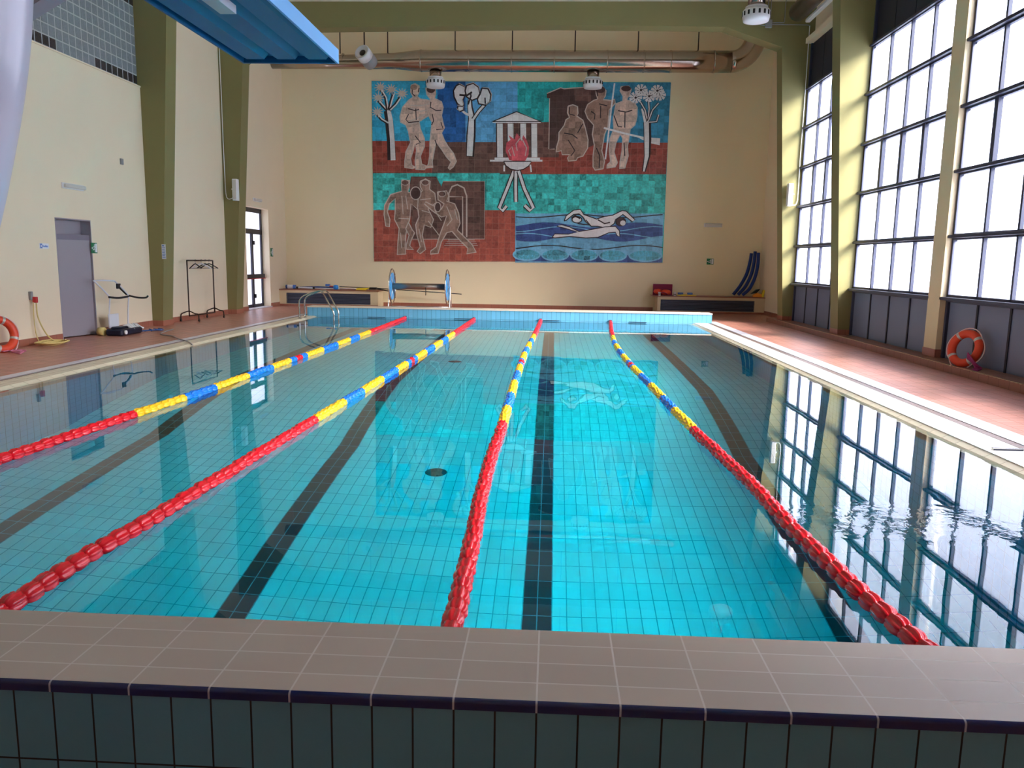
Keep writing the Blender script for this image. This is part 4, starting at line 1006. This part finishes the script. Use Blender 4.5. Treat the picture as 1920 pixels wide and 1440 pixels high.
b = MB(); b.rbox(-8.50, -8.30, 12.62, 12.98, ZD+.12, ZD+.17, .05); b.build('hump', M['navyplastic'], t)
b = MB(); b.tube([(-8.22, 12.66, ZD+.07), (-8.19, 12.66, ZD+.07)], .04, 16); b.build('hub_cap', M['white'], t)
for k in range(5):
    b = MB(); y = 12.98+k*.09; b.tube(resample([(-8.46+.02*k, y, ZD+.13), (-8.38, y+.05, ZD+.17+.015*(k % 2)), (-8.28, y+.02, ZD+.12), (-8.24, y+.06, ZD+.09)], .02), .026-.002*k, 8); b.build('brush', M['white'], t)
pts = []
for k in range(60):
    a = k*.55; pts.append((-8.30+.10*math.cos(a)+k*.0022, 13.62+.25*math.sin(a*.5)+.004*k, ZD+.012+.02*abs(math.sin(a*.7))))
o = tag((lambda m_: (m_.tube(pts, .009, 6), m_)[1])(MB()).build('power_cable', M['cable'], origin=(-8.3, 13.6, ZD)), 'blue cable heaped on the floor behind the robotic cleaner', 'cable')
o = tag((lambda m_: (m_.tube(resample([(-7.98, 14.12, ZD+.012), (-7.86, 13.5, ZD+.014), (-7.68, 12.99, ZD+.014), (-7.3, 12.7, ZD+.014), (-6.95, 12.2, ZD+.018), (-6.6, 11.85, -.245), (-6.38, 11.55, -.27)], .05), .011, 6), m_)[1])(MB()).build('thin_hose', M['grey'], origin=(-7.6, 12.9, ZD)), 'thin dark grey hose running from the cleaner to the pool edge', 'hose')

# ---- clothes rail with hangers
t = thing('clothes_rail', 'dark metal clothes rail on four castored feet by the left wall', 'clothes rail', (-8.62, 17.1, ZD))
pa, pb = Vector((-8.66, 16.35, 0)), Vector((-8.60, 17.65, 0))
for p in (pa, pb):
    tubes([[(p.x, p.y, -.12), (p.x, p.y, 1.20)]], .016, 'post', M['rackm'], t)
    b = MB(); b.tube(resample([(p.x-.15, p.y-.12, ZD+.06), (p.x-.145, p.y-.11, -.08), (p.x-.09, p.y-.07, -.04), (p.x, p.y, -.01), (p.x+.15, p.y-.04, -.06), (p.x+.25, p.y-.07, -.08), (p.x+.27, p.y-.08, ZD+.06)], .02), .015, 8); ft = b.build('foot', M['rackm'], t)
    for dx_, dy_ in ((-.15, -.12), (.27, -.08)):
        b = MB(); b.tube([(p.x+dx_-.012, p.y+dy_, ZD+.034), (p.x+dx_+.012, p.y+dy_, ZD+.034)], .033, 14); b.build('castor', M['black'], ft)
tubes([[tuple(pa+Vector((0, 0, 1.19))), tuple(pb+Vector((0, 0, 1.19)))]], .017, 'hanging_bar', M['rackm'], t)
tubes([[tuple(pa+Vector((0, 0, -.12))), tuple(pb+Vector((0, 0, -.12)))]], .015, 'lower_bar', M['rackm'], t)
def hanger(y, ang, label, mt):
    c = pa.lerp(pb, (y-pa.y)/(pb.y-pa.y)); c.z = 1.19
    t = thing('coat_hanger', label, 'hanger', (c.x, c.y, .9), 'hangers on the clothes rail')
    d = Vector((math.cos(ang), math.sin(ang), 0))
    hk = [c+Vector((0, 0, .022))+d*.02, c+Vector((0, 0, .026)), c-d*.022+Vector((0, 0, .01)), c+Vector((0, 0, -.03)), c+Vector((0, 0, -.08))]
    b = MB(); b.tube(resample([tuple(p) for p in hk], .01), .004, 6); b.build('hook', M['chrome'], t)
    b = MB(); b.tube(resample([tuple(c+d*(-.22)+Vector((0, 0, -.19))), tuple(c+d*(-.1)+Vector((0, 0, -.12))), tuple(c+Vector((0, 0, -.08))), tuple(c+d*.1+Vector((0, 0, -.12))), tuple(c+d*.22+Vector((0, 0, -.19)))], .02), .013, 8); b.build('shoulder', mt, t)
    b = MB(); b.tube([tuple(c+d*(-.2)+Vector((0, 0, -.185))), tuple(c+d*.2+Vector((0, 0, -.185)))], .005, 6); b.build('lower_wire', M['black'], t)
hanger(16.75, 1.35, 'black hanger seen end-on, leftmost on the clothes rail', M['black'])
hanger(17.05, .5, 'pale hanger turned sideways, second from the left on the clothes rail', M['whitem'])
hanger(17.25, .9, 'black hanger between the pale hanger and the rightmost one on the clothes rail', M['black'])
hanger(17.45, .12, 'widest showing black hanger, rightmost on the clothes rail', M['black'])

# ---- chrome ladder
t = thing('pool_ladder', 'chrome pool ladder with curved handrails at the far left corner', 'ladder', (-6.3, 18.25, ZD))
for y in (17.95, 18.4):
    hr = tubes([[(-6.50, y, ZD), (-6.50, y, .10), (-6.48, y, .22), (-6.38, y, .32), (-6.15, y, .42), (-5.98, y, .46), (-5.90, y, .44), (-5.80, y, .28), (-5.66, y, .02), (-5.60, y, -.12), (-5.60, y, -.35), (-5.62, y, -1.6)]], .021, 'handrail', M['chrome'], t, 12)
    b = MB(); b.lathe([(.05, 0), (.05, .012), (.03, .02)], (-6.50, y, -.262), n=18); b.build('floor_flange', M['chrome'], hr)
for z in (-.55, -.85, -1.15, -1.45):
    b = MB(); b.box(-5.66, -5.58, 17.95, 18.4, z, z+.03); b.build('step', M['chrome'], t)

# ---- metal bar across the right gutter
t = thing('gutter_bar', 'short steel bar lying across the white gutter grate at the right', 'metal bar', (4.0, 4.72, -.256))
b = MB(); b.rbox(3.86, 4.13, 4.71, 4.735, -.2555, -.235, .006); b.build('bar', M['chrome'], t)
b = MB(); b.box(3.87, 4.12, 4.706, 4.711, -.2555, -.243); b.build('dark_lip', M['navyplastic'], t)

# ================================================================== FAR END THINGS
def radiator_cover(x0, x1, gx0, gx1, label, ov0, ov1):
    t = thing('grille_cabinet', label, 'cabinet', ((x0+x1)/2, 23.6, ZD))
    yf = 23.2
    b = MB()
    y9 = YB-.014
    b.box(x0, x1, yf, y9, ZD, -.18); b.box(x0, x1, yf, y9, .17, .26); b.box(x0, gx0, yf, y9, -.18, .17); b.box(gx1, x1, yf, y9, -.18, .17); b.build('body', M['beige'], t)
    b = MB(); b.box(x0-ov0, x1+ov1, yf-.03, YB-.014, .26, .285); b.build('top_slab', M['brown'], t)
    b = MB(); b.box(gx0, gx1, yf+.10, yf+.12, -.18, .17); b.build('grille_back', M['navyplastic'], t)
    b = MB(); ns = 8; dz = .35/ns
    for k in range(ns):
        z = -.18+dz*(k+.5); b.prism([(yf+.015, z-.014), (yf+.05, z+.004), (yf+.05, z+.012), (yf+.015, z+.004)], 'x', gx0, gx1)
    M.setdefault('louvre', mat('dark_louvre', (92, 98, 120), .4)); b.build('louvre', M['louvre'], t)
    b = MB(); b.box(x0, x1, yf-.006, yf, ZD, ZD+.06); b.build('plinth', M['skirtx'], t)
radiator_cover(WL+.002, -5.62, -8.62, -5.86, 'long low cream cabinet with dark louvres under the back wall, left', 0, .05)
radiator_cover(3.34, 6.698, 3.44, 6.38, 'long low cream cabinet with dark louvres under the back wall, right', .15, 0)

def pole(name, pts, r, mt, label, cat, extra=None):
    t = thing(name, label, cat, pts[0])
    b = MB(); b.tube(pts, r, 8); b.build('shaft', mt, t); return t
ZT = .285
t = thing('rolled_banner', 'blue and white roll at the far left end of the left cabinet top', 'roll', (-8.6, 23.5, ZT))
b = MB(); b.tube([(-8.72, 23.5, ZT+.065), (-8.40, 23.5, ZT+.065)], .065, 20); b.build('roll', M['sign_blue'], t)
b = MB(); b.tube([(-8.66, 23.5, ZT+.065), (-8.48, 23.5, ZT+.065)], .067, 20, caps=False); b.build('white_band', M['white'], t)
t = pole('telescopic_pole', [(-8.38, 23.45, ZT+.05), (-7.80, 23.45, ZT+.035)], .024, M['white'], 'white and blue pole with black collars on the left cabinet', 'pole')
b = MB(); b.tube([(-7.78, 23.45, ZT+.035), (-6.4, 23.45, ZT+.03)], .018, 8); b.build('inner_shaft', M['white'], t)
for x in (-8.33, -7.78):
    b = MB(); b.tube([(x-.03, 23.45, ZT+.045), (x+.03, 23.45, ZT+.045)], .034, 10); b.build('collar', M['black'], t)
t = pole('swim_noodle', [(-8.3, 23.62, ZT+.04), (-7.7, 23.62, ZT+.06), (-7.15, 23.62, ZT+.045)], .035, M['bluefoam'], 'dark blue foam stick lying on the left cabinet', 'foam stick')
t = thing('brush_head', 'bright blue plastic float on the left cabinet beside red cord', 'float', (-7.0, 23.4, ZT))
b = MB(); b.lathe([(0, 0), (.06, .01), (.085, .05), (.085, .11), (.06, .15), (0, .16)], (-7.02, 23.33, ZT), n=20); b.build('ball', M['bluepl'], t)
b = MB(); b.tube([(-7.25, 23.40, ZT+.11), (-7.1, 23.40, ZT+.10)], .016, 8); b.build('red_cord', M['red'], t)
b = MB(); b.rbox(-7.42, -7.28, 23.5, 23.62, ZT+.10, ZT+.17, .02); b.build('clip', M['sign_blue'], t)
t = pole('rescue_pole', [(-7.0, 23.70, ZT+.09), (-5.6, 23.70, ZT+.05), (-2.95, 23.62, ZT-.08)], .014, M['black'], 'long dark pole reaching past the reel from the left cabinet', 'pole')
t = pole('net_pole', [(-6.9, 23.35, ZT+.03), (-6.35, 23.34, ZT+.022)], .016, M['brown'], 'brown wooden pole under the yellow foot on the left cabinet', 'pole')
b = MB(); b.prism([(-6.36, ZT+.004), (-6.02, ZT+.004), (-5.92, ZT+.08), (-6.3, ZT+.07)], 'y', 23.25, 23.40); o = tag(b.build('yellow_float', M['yellow'], origin=(-6.15, 23.3, ZT)), 'flat yellow foam piece at the right end of the left cabinet', 'float'); bevel(o, .01)
t = thing('rubber_squeegee', 'black rubber bundle hanging off the right end of the left cabinet', 'squeegee', (-5.8, 23.6, ZT))
b = MB(); b.rbox(-5.98, -5.72, 23.45, 23.65, ZT+.02, ZT+.09, .03); b.build('head', M['black'], t)
tubes([[(-5.8, 23.5, ZT+.05), (-5.6, 23.45, ZT+.03), (-5.3, 23.45, ZT-.02)]], .018, 'strap', M['black'], t)

# ---- lane rope reel
t = thing('lane_rope_reel', 'steel reel trolley with two round blue discs behind the far pool wall', 'reel', (-4.05, 22.0, ZD))
zc = .48
for x in (-4.90, -3.20):
    ctr = Vector((x, 22.0, zc)); R = .52
    b = MB(); b.tube([ctr+Vector((0, R*math.cos(a), R*math.sin(a))) for a in [2*PI*k/40 for k in range(40)]], .017, 8, closed=True); wr = b.build('wheel_rim', M['chrome'], t)
    b = MB(); b.tube([(x-.012, 22.0, zc), (x+.012, 22.0, zc)], .41, 36); b.build('disc', M['reelblue'], wr)
    b = MB()
    for a in (PI/4, 3*PI/4): b.tube([ctr+Vector((.02, R*math.cos(a), R*math.sin(a))), ctr-Vector((-.02, R*math.cos(a), R*math.sin(a)))], .01, 6)
    b.build('spoke', M['chrome'], wr)
M['brushed'] = mat('brushed_steel', (176, 160, 148), .38, metal=1)
b = MB(); b.tube([(-4.9, 22.0, zc), (-3.2, 22.0, zc)], .095, 24); b.build('drum', M['brushed'], t)
for x in (-4.98, -3.11):
    lf = tubes([[(x, 21.75, ZD+.02), (x, 21.9, .2), (x, 22.0, zc), (x, 22.1, .2), (x, 22.25, ZD+.02)]], .02, 'leg_frame', M['chrome'], t)
    for y in (21.75, 22.25):
        b = MB(); b.tube([(x-.015, y, ZD+.04), (x+.015, y, ZD+.04)], .04, 14); b.build('castor', M['black'], lf)
for y in (21.76, 22.24):
    tubes([[(-4.98, y, ZD+.10), (-3.11, y, ZD+.10)]], .02, 'cross_bar', M['chrome'], t)
tubes([[(-3.85, 21.9, zc-.02), (-3.85, 21.88, zc-.26)]], .012, 'crank', M['black'], t)

# ---- things on the right cabinet
t = thing('foam_board', 'maroon rectangular board standing behind the orange vest', 'board', (3.55, 23.7, ZT))
b = MB(); b.rbox(3.24, 3.86, 23.66, 23.72, ZT+.0, .64, .015); b.build('board', M['maroon'], t)
t = thing('life_vest', 'orange folded vest heaped against the maroon board', 'life vest', (3.5, 23.45, ZT))
random.seed(3)
for k in range(2):
    xa, xb = ((3.24, 3.50), (3.48, 3.78))[k]
    b = MB(); b.lathe([(0, 0), (.6, .05), (.95, .3), (1, .6), (.8, .9), (.4, 1.0), (0, 1.02)], (0, 0, 0), n=16)
    b.v = [((xa+xb)/2+p[0]*(xb-xa)/2*1.05+random.uniform(-.008, .008), 23.46+p[1]*.12, ZT+.02+p[2]*.16+random.uniform(-.008, .008)+(.0 if k else .02)) for p in b.v]
    b.build('pad', M['buoy'], t)
tubes([[(3.40, 23.36, ZT+.03), (3.52, 23.30, ZT+.10), (3.66, 23.34, ZT+.04)]], .018, 'strap', M['maroon'], t)
def cup(x, label):
    t = thing('white_cup', label, 'cup', (x, 23.24, ZT), 'white cups on the right cabinet')
    b = MB(); b.lathe([(.036, 0), (.045, .10), (.048, .115), (.040, .11), (.034, .01)], (x, 23.24, ZT), n=20); b.build('body', M['white'], t)
    b = MB(); b.lathe([(.0415, .035), (.044, .07)], (x, 23.24, ZT), n=20); b.build('grey_band', M['grey'], t)
cup(3.40, 'white cup in front of the orange vest, the left one of two'); cup(3.88, 'white cup at the right of the maroon board'); 
def kick(x, col, dz, label):
    t = thing('hand_paddle', label, 'paddle', (x, 23.4, ZT), 'paddles lying on the right cabinet')
    b = MB(); b.prism([(x-.14, ZT+.002), (x+.14, ZT+.002), (x+.15, ZT+.02+dz), (x+.02, ZT+.03+dz*.6), (x-.14, ZT+.016)], 'y', 23.30, 23.52); b.build('blade', M['yellow'], t)
    b = MB(); b.rbox(x-.10, x+.06, 23.44, 23.58, ZT+.04, ZT+.10, .02); b.build('foam_top', M['sign_blue'], t)
kick(4.12, 'y', .03, 'yellow and blue paddle nearest the white cups'); kick(4.42, 'y', .005, 'flat yellow and blue paddle right of its twin')
def noodle(pts, r, label):
    b = MB(); b.tube(resample(pts, .04), r, 14); o = b.build('swim_noodle', M['bluefoam'], origin=pts[0]); tag(o, label, 'swim noodle', 'blue swim noodles in the corner')
noodle([(5.83, 23.78, ZT+.055), (6.03, 23.78, .62), (6.22, 23.80, 1.0), (6.31, 23.82, 1.40), (6.34, 23.83, 1.66)], .052, 'blue swim noodle leaning in the right corner, leftmost of the bundle')
noodle([(5.95, 23.64, ZT+.055), (6.16, 23.64, .60), (6.33, 23.66, .98), (6.40, 23.68, 1.35), (6.42, 23.69, 1.72)], .052, 'blue swim noodle leaning in the right corner, middle of the bundle')
noodle([(6.06, 23.50, ZT+.055), (6.27, 23.50, .55), (6.42, 23.52, .90), (6.49, 23.54, 1.30), (6.49, 23.55, 1.68)], .052, 'blue swim noodle leaning in the right corner, nearest the side wall')
t = thing('swim_fin', 'orange and black swim fins lying beside the blue noodles', 'fins', (6.5, 23.35, ZT))
b = MB(); b.prism([(6.33, ZT+.005), (6.60, ZT+.005), (6.60, ZT+.10), (6.45, ZT+.14), (6.34, ZT+.08)], 'y', 23.22, 23.36); o = b.build('orange_blade', M['orange'], t); bevel(o, .012)
b = MB(); b.prism([(6.28, ZT+.10), (6.46, ZT+.14), (6.56, ZT+.26), (6.44, ZT+.24)], 'y', 23.30, 23.44); o = b.build('black_blade', M['black'], t); bevel(o, .01)
b = MB(); b.prism([(6.58, ZT+.005), (6.66, ZT+.005), (6.69, ZT+.22), (6.64, ZT+.24)], 'y', 23.24, 23.34); o = b.build('yellow_blade', M['yellow'], t)
